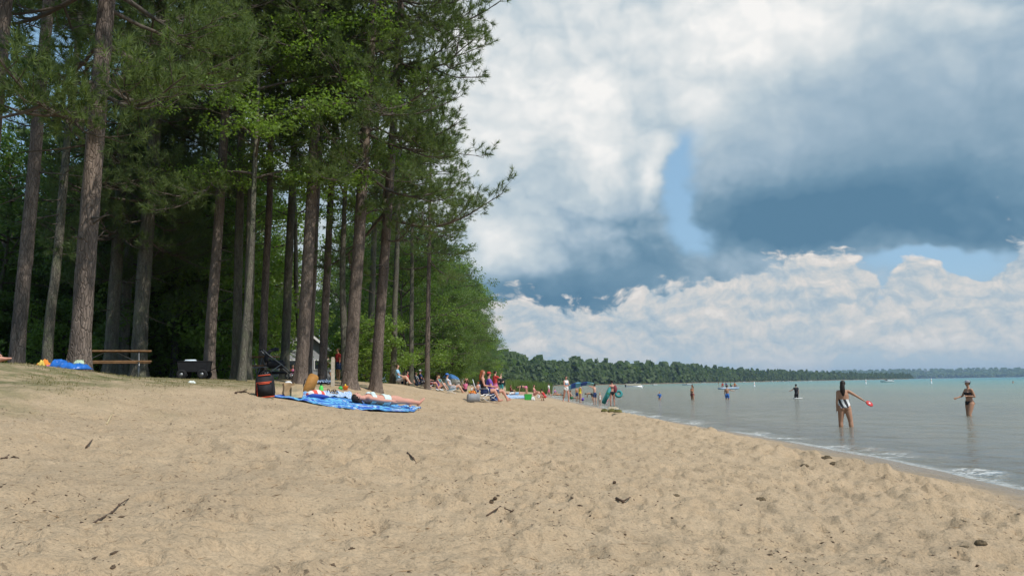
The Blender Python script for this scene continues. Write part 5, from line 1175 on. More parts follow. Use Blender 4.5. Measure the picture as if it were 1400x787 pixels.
for (px, py, h, lab) in ((1031.5, 528.4, 1.25, 'white marker buoy right of the raft'), (1184, 524.6, 1.5, 'white marker buoy above the striped swimmer'), (1273.5, 524.2, 1.5, 'white marker buoy between the motorboat and the black-bikini woman'), (877.5, 530.2, .9, 'white marker buoy at the right end of the pontoon boat')):
    c = wpx(px, py); t = thing('marker_buoy', lab, 'buoy', (c.x, c.y, -.05), 0, 'white swim-area marker buoys'); MB().lathe([(.001, 0), (.20, .02), (.22, .18), (.13, .26), (.115, h - .1), (.06, h), (.001, h + .01)], 14).build('float', WHITE_PL, t, True); MB().lathe([(.125, h * .55), (.125, h * .68)], 14).build('orange_band', CLOTH['orange'], t, True)

# ---- the beach crowd, left to right
c = on(-6, 497, 12.2); person('sitting person just outside the left edge, only a lower leg in view', 1.72, 'f', dict(SIT_CHAIR, shL=(-.02, .55, -1), shR=(.02, .75, -1)), (c.x - .70, c.y, c.z), RIGHT, 'pink', [swimsuit('green'), ('anklet', CLOTH['black'], [('shR', .80, .88), ('shL', .8, .88)], .012)], 'brown', vox=.016)
beach_chair((c.x - .72, c.y, c.z - .01), RIGHT, CLOTH['green'], 'beach chair outside the left edge under the sitting person', .35, ALU, .34)
# people in the shade around the post and the picnic tables
for (px, y, lab, sx, pose, rz, sk, cl, hr) in [
    (462, 46, 'person in a red shirt standing in the shade right of the post', 'm', STAND, 2.2, 'tan', [shirt('red'), trunks('navy')], 'brown'),
    (467, 47, 'second person in red beside the broad pine', 'f', dict(uaR=(.4, .3, -.8)), 3.6, 'fair', [shirt('red'), trunks('blue')], 'dark'),
    (393, 52, 'person in an orange top seated in the shade behind the stroller', 'f', SIT_GROUND, 2.8, 'pink', [shirt('orange'), trunks('khaki')], 'brown'),
    (400, 54, 'person in a pink top seated next to the one in orange', 'f', SIT_GROUND, 3.3, 'pink', [shirt('pink'), trunks('white')], 'blond'),
    (449, 55, 'person in khaki standing left of the post in the shade', 'm', WALK, 1.4, 'tan', [shirt('khaki'), trunks('grey')], 'dark'),
    (497, 64, 'person in an orange shirt at the shaded picnic table', 'm', SIT_GROUND, 2.0, 'pink', [shirt('orange'), trunks('navy')], 'brown'),
    (488, 66, 'person in khaki sitting left at the shaded picnic table', 'm', SIT_GROUND, 4.0, 'tan', [shirt('khaki'), trunks('navy')], 'grey'),
    (532, 70, 'distant person in grey under the trees', 'm', STAND, 2.0, 'tan', [shirt('grey'), trunks('navy')], 'brown'),
    (554, 74, 'distant person in khaki under the trees', 'f', STAND, 2.9, 'tan', [shirt('khaki'), trunks('maroon')], 'dark')]:
    x = spot(px, y); person(lab, 1.68, sx, pose, (x, y, gz(x, y) - .01), rz, sk, cl, hr, vox=.026, group='people in the shade')
def seated(px, py, H, label, sex, rz, skin, clothes, hair, pose=SIT_GROUND, **k):
    c = gpx(px, py); return person(label, H, sex, pose, tuple(c), rz, skin, clothes, hair, **k), c
# group by the lone pine
seated(545, 525, 1.6, 'seated person in light blue at the grass edge', 'f', RIGHT, 'fair', [shirt('lightblue'), trunks('grey')], 'brown', vox=.025)
seated(558, 526.5, 1.6, 'seated person in a red shirt at the grass edge', 'f', RIGHT, 'pink', [shirt('red'), trunks('white')], 'dark', vox=.025)
seated(551, 525.5, 1.5, 'seated person in white between the light blue and red ones', 'm', TOWARD, 'fair', [shirt('white'), trunks('navy')], 'brown', vox=.025)
c = gpx(577, 530.5); beach_chair(tuple(c), R(-75), CLOTH['navy'], 'navy chair of the white-capped person by the lone pine'); person('white-capped person in navy seated by the lone pine', 1.7, 'm', SIT_CHAIR, (c.x, c.y, c.z), R(-75), 'pink', [shirt('navy'), trunks('grey')], 'brown', hat=('cap', 'white'), vox=.024)
c = gpx(587, 532.5); beach_chair(tuple(c), R(-80), CLOTH['maroon'], 'maroon chair in front of the lone pine'); person('bare-chested person lounging in the maroon chair', 1.75, 'm', SIT_CHAIR, (c.x, c.y, c.z), R(-80), 'pink', [trunks('maroon')], 'brown', vox=.024)
c = gpx(592, 533); person('second lounging person right of the maroon chair', 1.65, 'f', SIT_GROUND, tuple(c + Vector((.3, .6, 0))), R(-70), 'pink', [swimsuit('purple')], 'brown', vox=.024)
# upturned white boat under the trees
c = on(596, 527, 74); t = thing('upturned_boat', 'white boat resting on a green stand behind the seated group', 'boat', (c.x, c.y, c.z), R(-4)); v, f = hull_mesh(4.4, 1.5, .5)
MB().raw([(a, b_, .95 - z) for a, b_, z in v], f + deck_faces(14)).build('hull', mat('off_white_hull', (.74, .74, .70), .5), t, True)
for q in (-1.3, 1.3): MB().box((q, 0, .24), (.16, 1.2, .48)).build('stand', mat('green_stand', (.05, .16, .09), .7), t)
# small blue beach umbrella
c = on(616, 531, 66); t = thing('beach_umbrella', 'small blue beach umbrella tilted over the lounger', 'umbrella', (c.x, c.y, c.z), 0)
MB().tube([(0, 0, -.1), (.05, 0, 1.25)], .018, 6).build('pole', ALU, t, True); UMB = mat('blue_umbrella', (.05, .15, .34), .8, .12, 4)
for k in range(8):
    a0, a1 = k * math.pi / 4, (k + 1) * math.pi / 4; v = [(0.05, 0, 1.36)]; 
    for q, (rr_, zz) in enumerate(((.28, 1.30), (.50, 1.19), (.66, 1.03))): v += [(.05 + rr_ * math.cos(a0), rr_ * math.sin(a0), zz + .16 * math.cos(a0) * -rr_), (.05 + rr_ * math.cos(a1), rr_ * math.sin(a1), zz + .16 * math.cos(a1) * -rr_)]
    MB().raw(v, [(0, 1, 2), (1, 3, 4, 2), (3, 5, 6, 4)]).build('canopy_panel', UMB, t)
# woman in the blue lounger
c = gpx(617, 537.5); PRINT = wavy('white_print', [(.70, .70, .72), (.25, .26, .34), (.74, .73, .72), (.5, .42, .45)], 14.0, 2)
beach_chair((c.x, c.y, c.z - .03), R(-82), mat('teal_canvas', (.10, .32, .42), .85, .15), 'teal and blue canvas lounger of the woman in the print dress', .6, WHITE_PL, .22)
person('woman in a pale print dress reclining in the teal lounger', 1.66, 'f', dict(SIT_CHAIR, thL=(-.12, 1, .35), thR=(.12, 1, .35), shL=(-.04, .7, -1), shR=(.04, .7, -1), spine=(0, -.55, 1), chest=(0, -.45, 1)), (c.x, c.y, c.z), R(-82), 'fair', [('dress', PRINT, [('torso', 0, .95), ('thL', 0, .6), ('thR', 0, .6), ('uaL', 0, .3), ('uaR', 0, .3)], .022)], 'dark', hat=('brim', 'blue'), vox=.022)
sheet('beach_towel', 'white towel on the sand left of the teal lounger', 'towel', [gpx(596, 533.5), gpx(606, 534), gpx(606, 532.3), gpx(596, 532)], CLOTH['white'], (12, 8), .05, .03, None, 9)
# pair standing behind, child with yellow float
stand(632, 532, 515, 'white-capped person in grey standing behind the lounger', 'm', STAND, R(150), 'fair', [shirt('grey'), trunks('khaki')], 'brown', hat=('cap', 'white'), vox=.025)
stand(637.5, 532, 515, 'bare-shouldered person standing beside the white cap', 'm', dict(uaL=(-.3, .3, -.8)), R(210), 'pink', [trunks('maroon')], 'brown', vox=.025)
seated(636, 536, 1.6, 'woman in a pink top sitting with her back turned', 'f', R(20), 'pink', [shirt('pink'), trunks('black')], 'brown', SIT_GROUND, vox=.024)
c = gpx(645, 536); t = thing('swim_ring', 'bright yellow swim float round the white-hatted child', 'float', (c.x, c.y, c.z + .06), 0); b = MB(); n = 20
for k in range(n):
    for q in range(8): a, e = 2 * math.pi * k / n, 2 * math.pi * q / 8; b.v.append(((.28 + .09 * math.cos(e)) * math.cos(a), (.28 + .09 * math.cos(e)) * math.sin(a), .09 * math.sin(e)))
b.f = [(k * 8 + q, ((k + 1) % n) * 8 + q, ((k + 1) % n) * 8 + (q + 1) % 8, k * 8 + (q + 1) % 8) for k in range(n) for q in range(8)]; b.build('inflated_ring', mat('yellow_vinyl', (.85, .72, .04), .3), t, True)
person('child in a white sun hat sitting in the yellow float', 1.05, 'f', SIT_GROUND, (c.x, c.y, c.z), R(190), 'fair', [swimsuit('mint')], 'blond', hat=('brim', 'white'), vox=.022)
seated(653, 537, 1.7, 'bare-backed man sitting behind the red-haired woman', 'm', R(60), 'pink', [trunks('navy')], 'red', SIT_GROUND, vox=.023)
# red-haired woman in her chair: the largest of the crowd
c = gpx(662, 550); beach_chair((c.x - .02, c.y + .05, c.z - .02), R(-88), wavy('chair_print', [(.55, .50, .48), (.30, .12, .14), (.60, .56, .52), (.12, .12, .18)], 11.0, 6), 'printed folding chair of the red-haired woman', .35, ALU, .34)
person('red-haired woman in a dark top sitting side-on in a folding chair', 1.72, 'f', dict(SIT_CHAIR, face=(0, 1, -.05), spine=(0, -.16, 1), chest=(0, -.05, 1), thL=(-.10, 1, .18), thR=(.10, 1, .12)), (c.x, c.y, c.z), R(-88), 'pink', [('tank_top', CLOTH['black'], [('torso', .2, .82)], .016), ('shorts', CLOTH['navy'], [('torso', 0, .3), ('thL', 0, .6), ('thR', 0, .6)], .022)], 'red', long_hair=.30, vox=.015, face=True)
c = gpx(647, 549.5); t = thing('tote_bag', 'grey tote bag left of the red-haired woman\'s chair', 'bag', tuple(c), .25); MB().prism([(-.22, 0), (.22, 0), (.25, .05), (.23, .27), (.20, .33), (-.18, .31), (-.22, .26), (-.24, .04)], -.11, .11).build('bag_body', CLOTH['grey'], t, True, .035)
for g in (-1, 1): MB().tube([(-.12, g * .09, .29), (-.07, g * .10, .42), (.06, g * .10, .42), (.12, g * .09, .30)], .012, 6).build('handle', CLOTH['black'], t, True)
crumple('orange_towel', 'orange towel stuffed in the top of the grey tote', 'towel', c + Vector((.0, 0, .27)), (.17, .09, .10), CLOTH['orange'], 17)
c = gpx(686, 549); person('companion with legs stretched out right of the red-haired woman', 1.7, 'm', dict(SIT_CHAIR, spine=(0, -.4, 1), shL=(-.04, .8, -1), shR=(.04, .5, -1)), (c.x - .40, c.y + .55, c.z), R(-80), 'pink', [shirt('purple'), trunks('navy')], 'brown', hat=('cap', 'red'), vox=.018); beach_chair((c.x - .40, c.y + .6, c.z - .02), R(-80), CLOTH['blue'], 'blue folding chair right of the red-haired woman', .4, ALU, .34)
c = gpx(666, 545); person('child in a red top drinking behind the red-haired woman', 1.35, 'f', dict(uaR=(.1, .8, -.3), faR=(-.2, .3, 1)), (c.x + .35, c.y + 1.4, gz(c.x + .35, c.y + 1.4)), R(-60), 'fair', [shirt('red'), trunks('pink')], 'dark', vox=.022)
c = gpx(679, 548); t = thing('cooler_box', 'blue cooler box under the companion\'s knees', 'cooler', (c.x - .1, c.y, c.z), .1); MB().box((0, 0, .14), (.36, .26, .28)).build('box', mat('blue_plastic', (.03, .12, .45), .45), t, bevel=.02); MB().box((0, 0, .305), (.38, .28, .045)).build('lid', WHITE_PL, t, bevel=.012)
stand(685.5, 541, 514.8, 'man in a dark shirt standing with folded hands by the reeds', 'm', dict(uaL=(-.12, .35, -1), uaR=(.12, .35, -1), faL=(.5, 1, .05), faR=(-.5, 1, .05)), R(175), 'fair', [shirt('black'), trunks('teal')], 'brown', vox=.020)
# lying on a striped towel
c0, c1_ = gpx(694, 540.5), gpx(714, 542.5); sheet('beach_towel', 'striped pale blue towel under the lying bather by the reeds', 'towel', [gpx(691, 543.5), gpx(718, 545.5), gpx(718, 541), gpx(691, 539.5)], stripes('pale_blue_stripes', (.60, .68, .76), (.20, .36, .62), 26, (.3, 1, 0)), (20, 10), .03, .03, None, 12)
person('bather in blue shorts lying on the striped towel by the reeds', 1.65, 'm', dict(thL=(-.06, .12, -1)), (c0.x + .7, c0.y + .2, c0.z + .05), R(-95), 'pink', [trunks('lightblue'), shirt('white')], 'brown', SUPINE, .022)
# bending woman, bin, bags, crouching child
stand(719, 544.5, 526, 'bikini woman bending over beside the green bin', 'f', BEND, R(85), 'tan', [swim_top('black'), swim_bottom('pink')], 'brown', long_hair=.22, vox=.018, hk=1.45)
c = gpx(722, 546.5); t = thing('storage_bin', 'bright green storage bin on the sand', 'bin', tuple(c), R(5)); MB().raw([(-.20, -.15, 0), (.20, -.15, 0), (.20, .15, 0), (-.20, .15, 0), (-.23, -.18, .34), (.23, -.18, .34), (.23, .18, .34), (-.23, .18, .34)], [(3, 2, 1, 0), (0, 1, 5, 4), (1, 2, 6, 5), (2, 3, 7, 6), (3, 0, 4, 7), (4, 5, 6, 7)]).build('box', GREEN_PL, t, bevel=.012); MB().box((0, 0, .35), (.48, .38, .03)).build('rim', GREEN_PL, t, bevel=.008)
c = gpx(728.5, 547); crumple('plastic_bag', 'white plastic bag right of the green bin', 'bag', tuple(c), (.13, .10, .16), WHITE_PL, 31); c = gpx(737, 544); crumple('plastic_bag', 'second white bag further right near the seated woman', 'bag', tuple(c), (.15, .12, .19), WHITE_PL, 37)
seated(731, 541.5, 1.65, 'woman in a pink top sitting behind the white bags', 'f', R(-110), 'pink', [swim_top('pink'), swim_bottom('pink')], 'brown', SIT_GROUND, vox=.022)
c = gpx(745, 547.5); person('dark-haired child in red crouching on the sand', 1.15, 'f', CROUCH, tuple(c), R(60), 'tan', [('swimsuit', CLOTH['red'], [('torso', 0, .8), ('thL', 0, .1), ('thR', 0, .1)], .012)], 'dark', vox=.020)
stand(750.5, 542.5, 525, 'child in a white shirt walking behind the crouching one', 'm', WALK, R(70), 'fair', [shirt('white'), trunks('pink')], 'brown', vox=.021)
c = gpx(766, 541); person('bather lying back in orange near the water', 1.65, 'f', dict(thL=(-.1, .35, -1), shL=(0, -.5, -1)), (c.x - .3, c.y + .4, c.z + .03), R(95), 'tan', [swim_top('orange'), swim_bottom('orange')], 'dark', SUPINE, .023)
sheet('beach_towel', 'white towel under the bather in orange', 'towel', [gpx(754, 541.5), gpx(768, 542), gpx(768, 539), gpx(754, 538.5)], CLOTH['white'], (14, 8), .03, .03, None, 15)
c = gpx(769.5, 541.5); beach_chair(tuple(c + Vector((0, .5, 0))), R(80), CLOTH['teal'], 'low teal backrest chair behind the white-topped woman', .2, BLACK_RUB, .22)
stand(774.5, 549, 516, 'woman in a white top and white bottoms walking along the sand', 'f', dict(WALK, uaL=(-.1, .25, -1), faL=(.1, .8, -.6), faR=(-.1, .7, -.6)), R(-150), 'pink', [('top', CLOTH['white'], [('torso', .66, .97)], .014), ('sash', CLOTH['lightblue'], [('torso', .50, .66)], .013), ('swim_bottom', CLOTH['white'], [('torso', 0, .30), ('thL', 0, .12), ('thR', 0, .12)], .016)], 'dark', bun=True, vox=.016)
seated(781, 545.5, 1.5, 'tanned bather reclining right behind the walking woman', 'm', R(-100), 'tan', [trunks('green')], 'dark', SIT_FLAT, vox=.023)
stand(789, 548.5, 529.5, 'boy in dark trunks beside the child in yellow', 'm', STAND, R(40), 'tan', [trunks('navy')], 'brown', vox=.019)
stand(793.5, 550, 527, 'child in a yellow swimsuit carrying a bucket', 'f', dict(uaR=(.2, .3, -1)), R(-60), 'fair', [swimsuit('yellow')], 'blond', vox=.019)
c = gpx(796.5, 549.5); t = thing('sand_bucket', 'small purple bucket by the child in yellow', 'bucket', tuple(c + Vector((0, 0, .1))), 0); MB().lathe([(.001, 0), (.10, 0), (.135, .24), (.125, .24), (.09, .015)], 16).build('pail', PURPLE_PL, t, True); MB().tube([(-.13, 0, .24), (-.08, 0, .36), (.08, 0, .36), (.13, 0, .24)], .008, 6).build('handle', WHITE_PL, t, True)
# boy shaking out a blue towel
c = gpx(813.5, 553); H = (553 - 526.5) / FPX * c.y * .98; by = person('boy in navy trunks holding a blue towel up in the wind', float(H), 'm', dict(thL=(-.18, .05, -1), thR=(.14, -.05, -1), uaL=(-.45, .75, .45), uaR=(-.15, .9, .50), faL=(-.5, .8, .5), faR=(-.3, 1, .35)), tuple(c), R(55), 'fair', [trunks('navy')], 'dark', vox=.017)
jj = by['joints']; q = Matrix.Rotation(R(55), 3, 'Z'); hl_, hr_ = Vector(by.location) + q @ Vector(jj[0:3]), Vector(by.location) + q @ Vector(jj[3:6])
v = []; nu, nv = 18, 10; dr = Vector((-1.55, .25, .0))
for iv in range(nv):
    for iu in range(nu):
        f, g = iu / (nu - 1), iv / (nv - 1); p0 = hr_ + Vector((.35, .1, .10)); v.append(tuple(p0 + dr * f * 1.15 + Vector((.04, .35, -.02)) * (g * 2.0 - .6) + Vector((0, 0, .42 * math.sin(f * 2.3) - .50 * f - .25 * g * g + .05 * math.sin(f * 9 + g * 5)))))
tw = thing('beach_towel', 'blue towel with pale bands billowing in the boy\'s hands', 'towel', tuple(hr_), 0); o = MB().raw([tuple(Vector(a) - hr_) for a in v], [(r_ * nu + k, r_ * nu + k + 1, (r_ + 1) * nu + k + 1, (r_ + 1) * nu + k) for r_ in range(nv - 1) for k in range(nu - 1)]).build('towel_cloth', stripes('blue_towel_bands', (.04, .12, .55), (.18, .55, .85), 8, (1, .2, .4), (.35, .72, .80)), tw, True); o.modifiers.new('t', 'SOLIDIFY').thickness = .012
stand(820.5, 555.5, 538, 'toddler in pale pink standing at the water\'s edge', 'f', STAND, R(150), 'fair', [swimsuit('white')], 'blond', vox=.017)
c = wpx(809, 546.5); person('child bending over in the water behind the boy', 1.25, 'm', BEND, (c.x, c.y, -.15), R(75), 'tan', [trunks('black')], 'brown', vox=.021)
wc = gpx(837.5, 554.5); H = (554.5 - 522.5) / FPX * wc.y; wm = person('woman carrying a green board at the water\'s edge', float(np.clip(H, 1.4, 1.78)), 'f', dict(uaL=(-.35, .15, -1), faL=(-.25, .35, -.6), thL=(-.10, 0, -1), thR=(.10, 0, -1)), tuple(wc), R(10), 'pink', [swim_top('black'), swim_bottom('black')], 'dark', bun=True, vox=.016)
t = thing('body_board', 'long green board held slanting in the woman\'s left hand', 'board', (wc.x - .62, wc.y - .05, wc.z + .16), 0); MB().prism([(-.13, 0), (.13, 0), (.15, .2), (.15, 1.0), (.10, 1.18), (0, 1.23), (-.10, 1.18), (-.15, 1.0), (-.15, .2)], -.03, .03).build('deck', CLOTH['teal'], t, True, .01); MB().box((0, -.034, .75), (.20, .006, .08)).build('print_band', CLOTH['green'], t); t.rotation_euler = (0, R(27), 0)
t = thing('backpack', 'dark red backpack on the board-carrying woman\'s shoulder', 'backpack', (wc.x + .20, wc.y + .02, wc.z + .85), 0); MB().ball((0, 0, .22), (.14, .13, .30), 16, 10).build('pack_body', CLOTH['maroon'], t, True); MB().tube([(-.10, -.02, .44), (-.18, -.05, .40), (-.14, -.05, .12)], .015, 6).build('strap', BLACK_CLOTH, t, True)
t = thing('swim_float', 'round green float under the board-carrying woman\'s right arm', 'float', (wc.x + .42, wc.y, wc.z + .78), 0); ax = Matrix.Rotation(R(70), 3, 'X'); b = MB(); b.lathe([(.10, 0), (.13, .07), (.20, .09), (.26, .06), (.28, 0), (.26, -.06), (.20, -.09), (.13, -.07), (.10, 0)], 20, (0, 0, 0), ax).build('inflated_ring', CLOTH['teal'], t, True)
c = gpx(834, 549); person('child in pink sitting in the water beyond the board carrier', 1.05, 'f', SIT_GROUND, (c.x - .05, c.y + 2.2, -.08), R(-30), 'pink', [swimsuit('pink')], 'brown', vox=.021)
for (px, py, lab) in ((838, 558.5, 'pale boulder-like sand heap in the wash near the board carrier'),):
    c = gpx(px, py); crumple('sand_heap', lab, 'sand heap', tuple(c), (.32, .22, .10), mat('wet_sand_heap', (.44, .36, .24), .8, .15), 3)
for k, (px, py) in enumerate(((827, 562.5), (836, 563.5), (845, 563.5))):
    c = gpx(px, py); crumple('seaweed_clump', ('left', 'middle', 'right')[k] + ' of three olive weed clumps on the sand below the board carrier', 'weed', tuple(c), (.14, .10, .07), mat('olive_weed', (.12, .11, .03), .8, .4, 12), 41 + k)

# more of the crowd further along the sand
for (px, py, H, lab, sx, rz, sk, cl, hr) in [
    (570, 528.5, 1.65, 'seated person in grey left of the white cap', 'm', R(-60), 'tan', [shirt('grey'), trunks('navy')], 'brown'),
    (601, 531.0, 1.6, 'seated person in teal right of the lone pine', 'f', R(-100), 'fair', [shirt('teal'), trunks('white')], 'blond'),
    (608, 530.5, 1.3, 'child in orange sitting under the blue umbrella', 'm', R(-140), 'tan', [shirt('orange'), trunks('blue')], 'brown'),
    (626, 533.0, 1.6, 'seated person in white behind the lounger', 'f', R(150), 'fair', [shirt('white'), trunks('lightblue')], 'dark'),
    (657, 534.0, 1.65, 'seated person in light blue behind the bare-backed man', 'm', R(-120), 'pink', [shirt('lightblue'), trunks('navy')], 'dark'),
    (672, 534.0, 1.6, 'seated person in yellow behind the red-capped companion', 'f', R(160), 'tan', [shirt('yellow'), trunks('grey')], 'brown'),
    (699, 537.5, 1.6, 'seated person in maroon near the reeds', 'f', R(-90), 'tan', [shirt('maroon'), trunks('black')], 'brown'),
    (759, 539.0, 1.4, 'seated child in purple left of the bather in orange', 'f', R(-150), 'pink', [swimsuit('purple')], 'brown')]:
    seated(px, py, H, lab, sx, rz, sk, cl, hr, SIT_GROUND, vox=.027)
# ---------------------------------------------------------------- grass, reeds, litter and sticks
def blades(name, label, cat, P, hgt, wid, m, lean=.35, seed=0):
    r = np.random.default_rng(seed); n = len(P); an = r.random(n) * 6.283; hh = hgt * (.5 + .9 * r.random(n)); d = np.stack([np.cos(an), np.sin(an), np.zeros(n)], -1); s = np.stack([-np.sin(an), np.cos(an), np.zeros(n)], -1) * (wid * (.6 + .8 * r.random(n)))[:, None]
    l = lean * (.3 + r.random(n)); up = np.array([0, 0, 1.])
    mid = P + up * (hh * .55)[:, None] + d * (hh * l * .35)[:, None]; tip = P + up * (hh * (1 - .25 * l))[:, None] + d * (hh * l)[:, None]
    V = np.stack([P - s, P + s, mid + s * .7, mid - s * .7, tip], 1).reshape(-1, 3); b = np.arange(n) * 5
    F = np.concatenate([np.stack([b, b + 1, b + 2], -1), np.stack([b, b + 2, b + 3], -1), np.stack([b + 3, b + 2, b + 4], -1)])
    o = link(name, mesh_np(name, V, F), None, m); return tag(o, label, cat, None, 'stuff')
GRASS = leaf_mat('dry_beach_grass', (.14, .135, .05), (.36, .30, .15), (1.3, 1.3, .8), .7, 1.2, .5)
r = np.random.default_rng(12); X = -26 + 24 * r.random(260000); Y = 9 + 34 * r.random(260000) ** 1.3
u = shore_u(X, Y); nz = fbm(X * .5, Y * .5, 61, 4); left = np.clip((-3 - X) / 3, 0, 1) * np.clip((28 - Y) / 8, 0, 1)
dn = np.clip((u - (12.0 - 3.2 * left) + nz * 4.2) / 3.5, 0, 1) * np.clip((26 - u) / 6, 0, 1) * np.clip(.25 + 2.2 * fbm(X * 1.7, Y * 1.7, 83, 3), 0, 1)
k = r.random(len(X)) < dn * 1.15; P = np.stack([X[k], Y[k], ground(X[k], Y[k]) - .005], -1)[:60000]
blades('beach_grass', 'short dry grass along the top of the beach', 'grass', P, .034, .0032, GRASS, .9, 3)
REED = leaf_mat('reed_green', (.085, .125, .035), (.19, .25, .075), (1.3, 1.5, .8), .6, .2, .5)
n = 5200; Y = 128 + 26 * r.random(n); px = 690 + 62 * r.random(n) ** .9; X = (px - 700) / FPX * Y - .0157 * 0; uu = shore_u(X, Y)
k = (uu > -3.2) & (uu < 12); P = np.stack([X[k], Y[k], np.maximum(ground_base(X[k], Y[k]), -.25)], -1)
blades('reed_bed', 'bright green reeds growing at the water line behind the bathers', 'reeds', P, 1.55, .032, REED, .25, 5)
# crumbs: cone scales, bark flecks, short twigs
def crumbs(n, seed, lo, hi, ratio, ymax, cl):
    r = np.random.default_rng(seed); a = np.radians(-42 + 84 * r.random(n)); rr_ = 2.4 + (ymax - 2.4) * r.random(n) ** 1.5
    x, y = rr_ * np.sin(a), rr_ * np.cos(a); u = shore_u(x, y); w_ = np.clip(.35 + 2.0 * fbm(x * cl, y * cl, seed, 3), 0.02, 1)
    k = (u > .9) & (r.random(n) < w_) & (u < 16); x, y = x[k], y[k]; n = len(x); s = lo + (hi - lo) * r.random(n) ** 2.2
    an = r.random(n) * 6.283; d = np.stack([np.cos(an), np.sin(an), .25 * r.standard_normal(n)], -1) * (s * ratio)[:, None]; e = np.stack([-np.sin(an), np.cos(an), 0 * an], -1) * (s * .5)[:, None]; z = np.zeros((n, 3)); z[:, 2] = s * .45
    c = np.stack([x, y, ground(x, y) + s * .15], -1); j = .35 * s[:, None]
    V = np.stack([c - d, c + e + r.normal(0, 1, (n, 3)) * j * .5, c + d, c - e + r.normal(0, 1, (n, 3)) * j * .5, c + z + r.normal(0, 1, (n, 3)) * j * .3, c - z], 1).reshape(-1, 3); b = (np.arange(n) * 6)[:, None]
    return V, np.concatenate([b + np.array([q]) for q in ((0, 1, 4), (1, 2, 4), (2, 3, 4), (3, 0, 4), (1, 0, 5), (2, 1, 5), (3, 2, 5), (0, 3, 5))])
BITS = mat('dark_litter', (.12, .082, .052), .95, .6, 3); BITS2 = mat('pale_litter', (.30, .20, .11), .95, .4, 3)
V1, F1 = crumbs(22000, 3, .0025, .0105, 1.7, 24, .9); o = link('bark_crumbs', mesh_np('bark_crumbs', V1, F1), None, BITS); tag(o, 'dark bark and cone crumbs scattered over the sand', 'litter', None, 'stuff')
V1, F1 = crumbs(15000, 9, .0022, .0055, 9.0, 20, .6); o = link('pine_needle_litter', mesh_np('pine_needle_litter', V1, F1), None, BITS2); tag(o, 'dry pine needles and twig ends strewn on the sand', 'litter', None, 'stuff')
V1, F1 = crumbs(420, 15, .009, .019, 1.5, 16, .5); o = link('cone_scraps', mesh_np('cone_scraps', V1, F1), None, BITS); tag(o, 'larger scraps of cones and bark on the sand', 'litter', None, 'stuff')
STICK = mat('dead_stick', (.095, .062, .042), .95, .35, 14, .4, 40); STRAW = mat('bleached_straw', (.48, .38, .22), .95, .2, 9)
def stick(pts, rad, label, m=STICK, fork=None):
    g = [gpx(*q) + Vector((0, 0, rad * .7)) for q in pts]; c = g[0]; t = thing('stick', label, 'stick', tuple(c), 0, 'sticks on the sand'); n = len(g)
    MB().tube([tuple(q - c) for q in g], [rad * (1.15 - .7 * i / (n - 1)) for i in range(n)], 7).build('shaft', m, t, True)
    for k in range(1, n - 1): MB().ball(tuple(g[k] - c), rad * 1.35, 8, 6).build('knot', m, t, True)
    if fork: q = [gpx(*p) + Vector((0, 0, rad)) for p in fork]; MB().tube([tuple(p - c) for p in q], [rad * .8, rad * .35], 6).build('side_twig', m, t, True)
stick([(109, 730), (122, 720), (135, 714), (153, 705), (163, 695), (176, 686)], .0055, 'long dark bent stick lying on the near left sand')
stick([(666, 706), (684, 705), (701, 703.5)], .006, 'thin reddish stick lying level in the middle of the near sand', fork=[(697, 704), (703, 699)])
stick([(557, 622), (565, 630), (569, 640)], .008, 'short curved dark twig below the sunbather')
stick([(843, 686), (852, 689), (862, 690)], .010, 'short brown stick on the sand right of centre')
stick([(146, 580), (153, 570), (156, 562)], .006, 'pale straw stalk on the upper left sand', STRAW)
stick([(322, 538), (333, 536), (342, 540)], .014, 'dark stick on the sand left of the backpack cooler', fork=[(330, 537), (338, 533)])
stick([(1, 634), (8, 629), (12, 626)], .008, 'dark twig end at the far left edge of the sand')
stick([(118, 613), (126, 611)], .007, 'small dark twig on the left sand above the long stick')
def bark(px, py, s, label, seed):
    c = gpx(px, py); t = thing('bark_scrap', label, 'bark', tuple(c), seed * 1.3, 'bark scraps on the sand'); r = random.Random(seed)
    MB().raw([(-s, -s * .3, .0), (-.2 * s, -s * .45, .1 * s), (s, -s * .2, .0), (s * .9, s * .25, .12 * s), (0, s * .4, .25 * s), (-s * .8, s * .3, .1 * s)], [(0, 1, 4, 5), (1, 2, 3, 4)]).build('flake', BITS, t).modifiers.new('t', 'SOLIDIFY').thickness = .004
    MB().raw([(-.3 * s, -.1 * s, .2 * s), (.3 * s, -.2 * s, .2 * s), (.6 * s, .05 * s, .42 * s), (-.2 * s, .25 * s, .4 * s)], [(0, 1, 2, 3)]).build('flake', BITS, t).modifiers.new('t', 'SOLIDIFY').thickness = .004
bark(455, 774, 0.031, 'dark curled bark scrap at the bottom edge left of centre', 1); bark(20, 630, 0.034, 'dark purplish bark scrap near the left edge', 2); bark(481, 756, 0.020, 'small bark flake just right of the curled scrap', 3)
bark(662, 754, 0.020, 'bark flake in the near sand right of the level stick', 4); bark(157, 766, 0.019, 'lower of two dark crumbs at the bottom left', 5); bark(155, 782, 0.020, 'bark crumb at the very bottom left', 6); bark(560, 783, 0.020, 'bark flake at the bottom centre', 7)
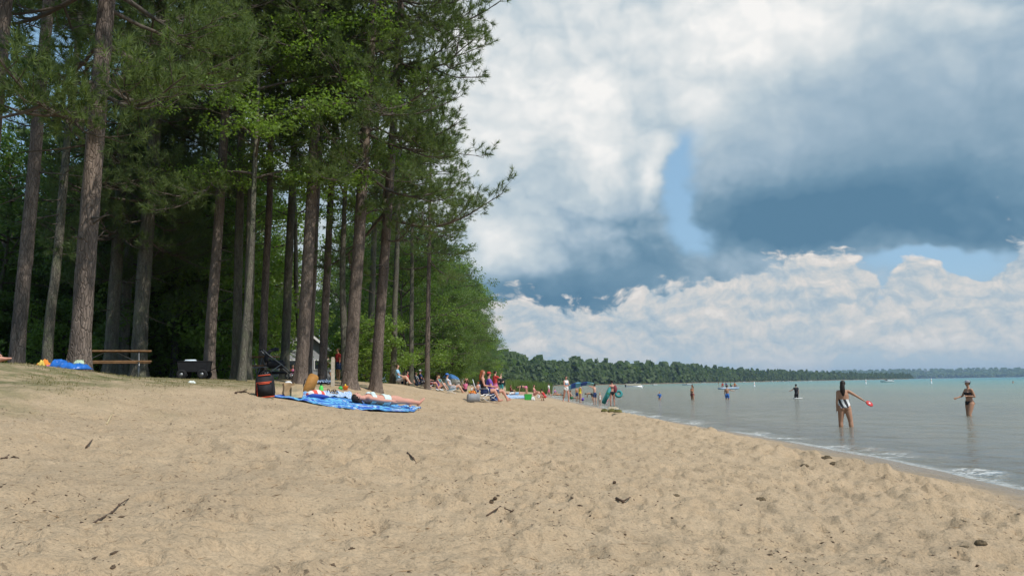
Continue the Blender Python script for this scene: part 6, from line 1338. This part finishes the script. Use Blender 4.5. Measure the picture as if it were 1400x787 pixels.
def cone(px, py, label, rz):
    c = gpx(px, py); t = thing('pine_cone', label, 'pine cone', (c.x, c.y, c.z + .010), rz, 'pine cones on the sand'); t.scale = (.55, .55, .55); ax = Matrix.Rotation(R(84), 3, 'X')
    MB().lathe([(.002, -.028), (.014, -.022), (.020, -.008), (.018, .008), (.010, .022), (.002, .03)], 10, (0, 0, 0), ax).build('core', BITS, t, True)
    b = MB()
    for k in range(34): f = k / 34; a = k * 2.4; rr_ = .021 * math.sin(math.pi * (.15 + .8 * f)); z_ = -.026 + .052 * f; q = ax @ Vector((math.cos(a) * rr_, math.sin(a) * rr_, z_)); e = ax @ Vector((math.cos(a) * (rr_ + .008), math.sin(a) * (rr_ + .008), z_ + .004)); s_ = ax @ Vector((-math.sin(a) * .005, math.cos(a) * .005, 0)); b.raw([tuple(q - s_), tuple(q + s_), tuple(e + s_ * .8), tuple(e - s_ * .8)], [(0, 1, 2, 3)])
    b.build('scales', BITS, t)
for k, (px, py) in enumerate(((672, 688), (677, 683), (840, 661))): cone(px, py, ('brown pine cone left of its twin below the level stick', 'darker pine cone right of its twin near the level stick', 'pine cone on the sand right of centre', 'pine cone in the near sand left of centre', 'pine cone near the weed at the wash', 'pine cone in the sand towards the lower right')[k], k * 1.1)
WEED = mat('washed_up_weed', (.11, .08, .045), .85, .5, 14, .5, 40)
for (px, py, w_, h_, sd, lab) in ((1130, 628, .13, .045, 5, 'dark washed-up weed lump above the wet edge'), (1140, 634, .10, .03, 7, 'flat weed scrap just below the dark lump'), (1100, 636, .09, .03, 9, 'small weed scrap left of the dark lump'), (1318, 758, .10, .035, 11, 'dark weed clump in the churned sand at the lower right'), (1342, 762, .07, .03, 13, 'smaller weed clump right of the dark one'), (1040, 685, .08, .03, 15, 'brown weed clump on the sand at right'), (924, 682, .06, .02, 19, 'round brown weed scrap right of centre')):
    c = gpx(px, py); crumple('weed_clump', lab, 'weed', tuple(c), (w_ * .55, w_ * .4, h_ * .4), WEED, sd, None, 1.1)
for o in list(bpy.data.objects):
    if 'joints' in o: del o['joints']
# ---------------------------------------------------------------- summer haze over the lake
hz = MB().box((1500, 2900, 29), (14000, 6400, 84)).build('haze', None); tag(hz, 'thin summer haze over lake and shore', 'haze', None, 'stuff')
hm = bpy.data.materials.new('haze'); hm.use_nodes = True; w = NT(hm.node_tree); w.n.clear()
ho = w.n.new('ShaderNodeOutputMaterial'); pv = w.n.new('ShaderNodeVolumePrincipled')
pv.inputs['Color'].default_value = (.50, .70, .95, 1); pv.inputs['Density'].default_value = 1.15e-4; pv.inputs['Anisotropy'].default_value = .1
w.l.new(pv.outputs[0], ho.inputs['Volume']); hz.data.materials.append(hm)
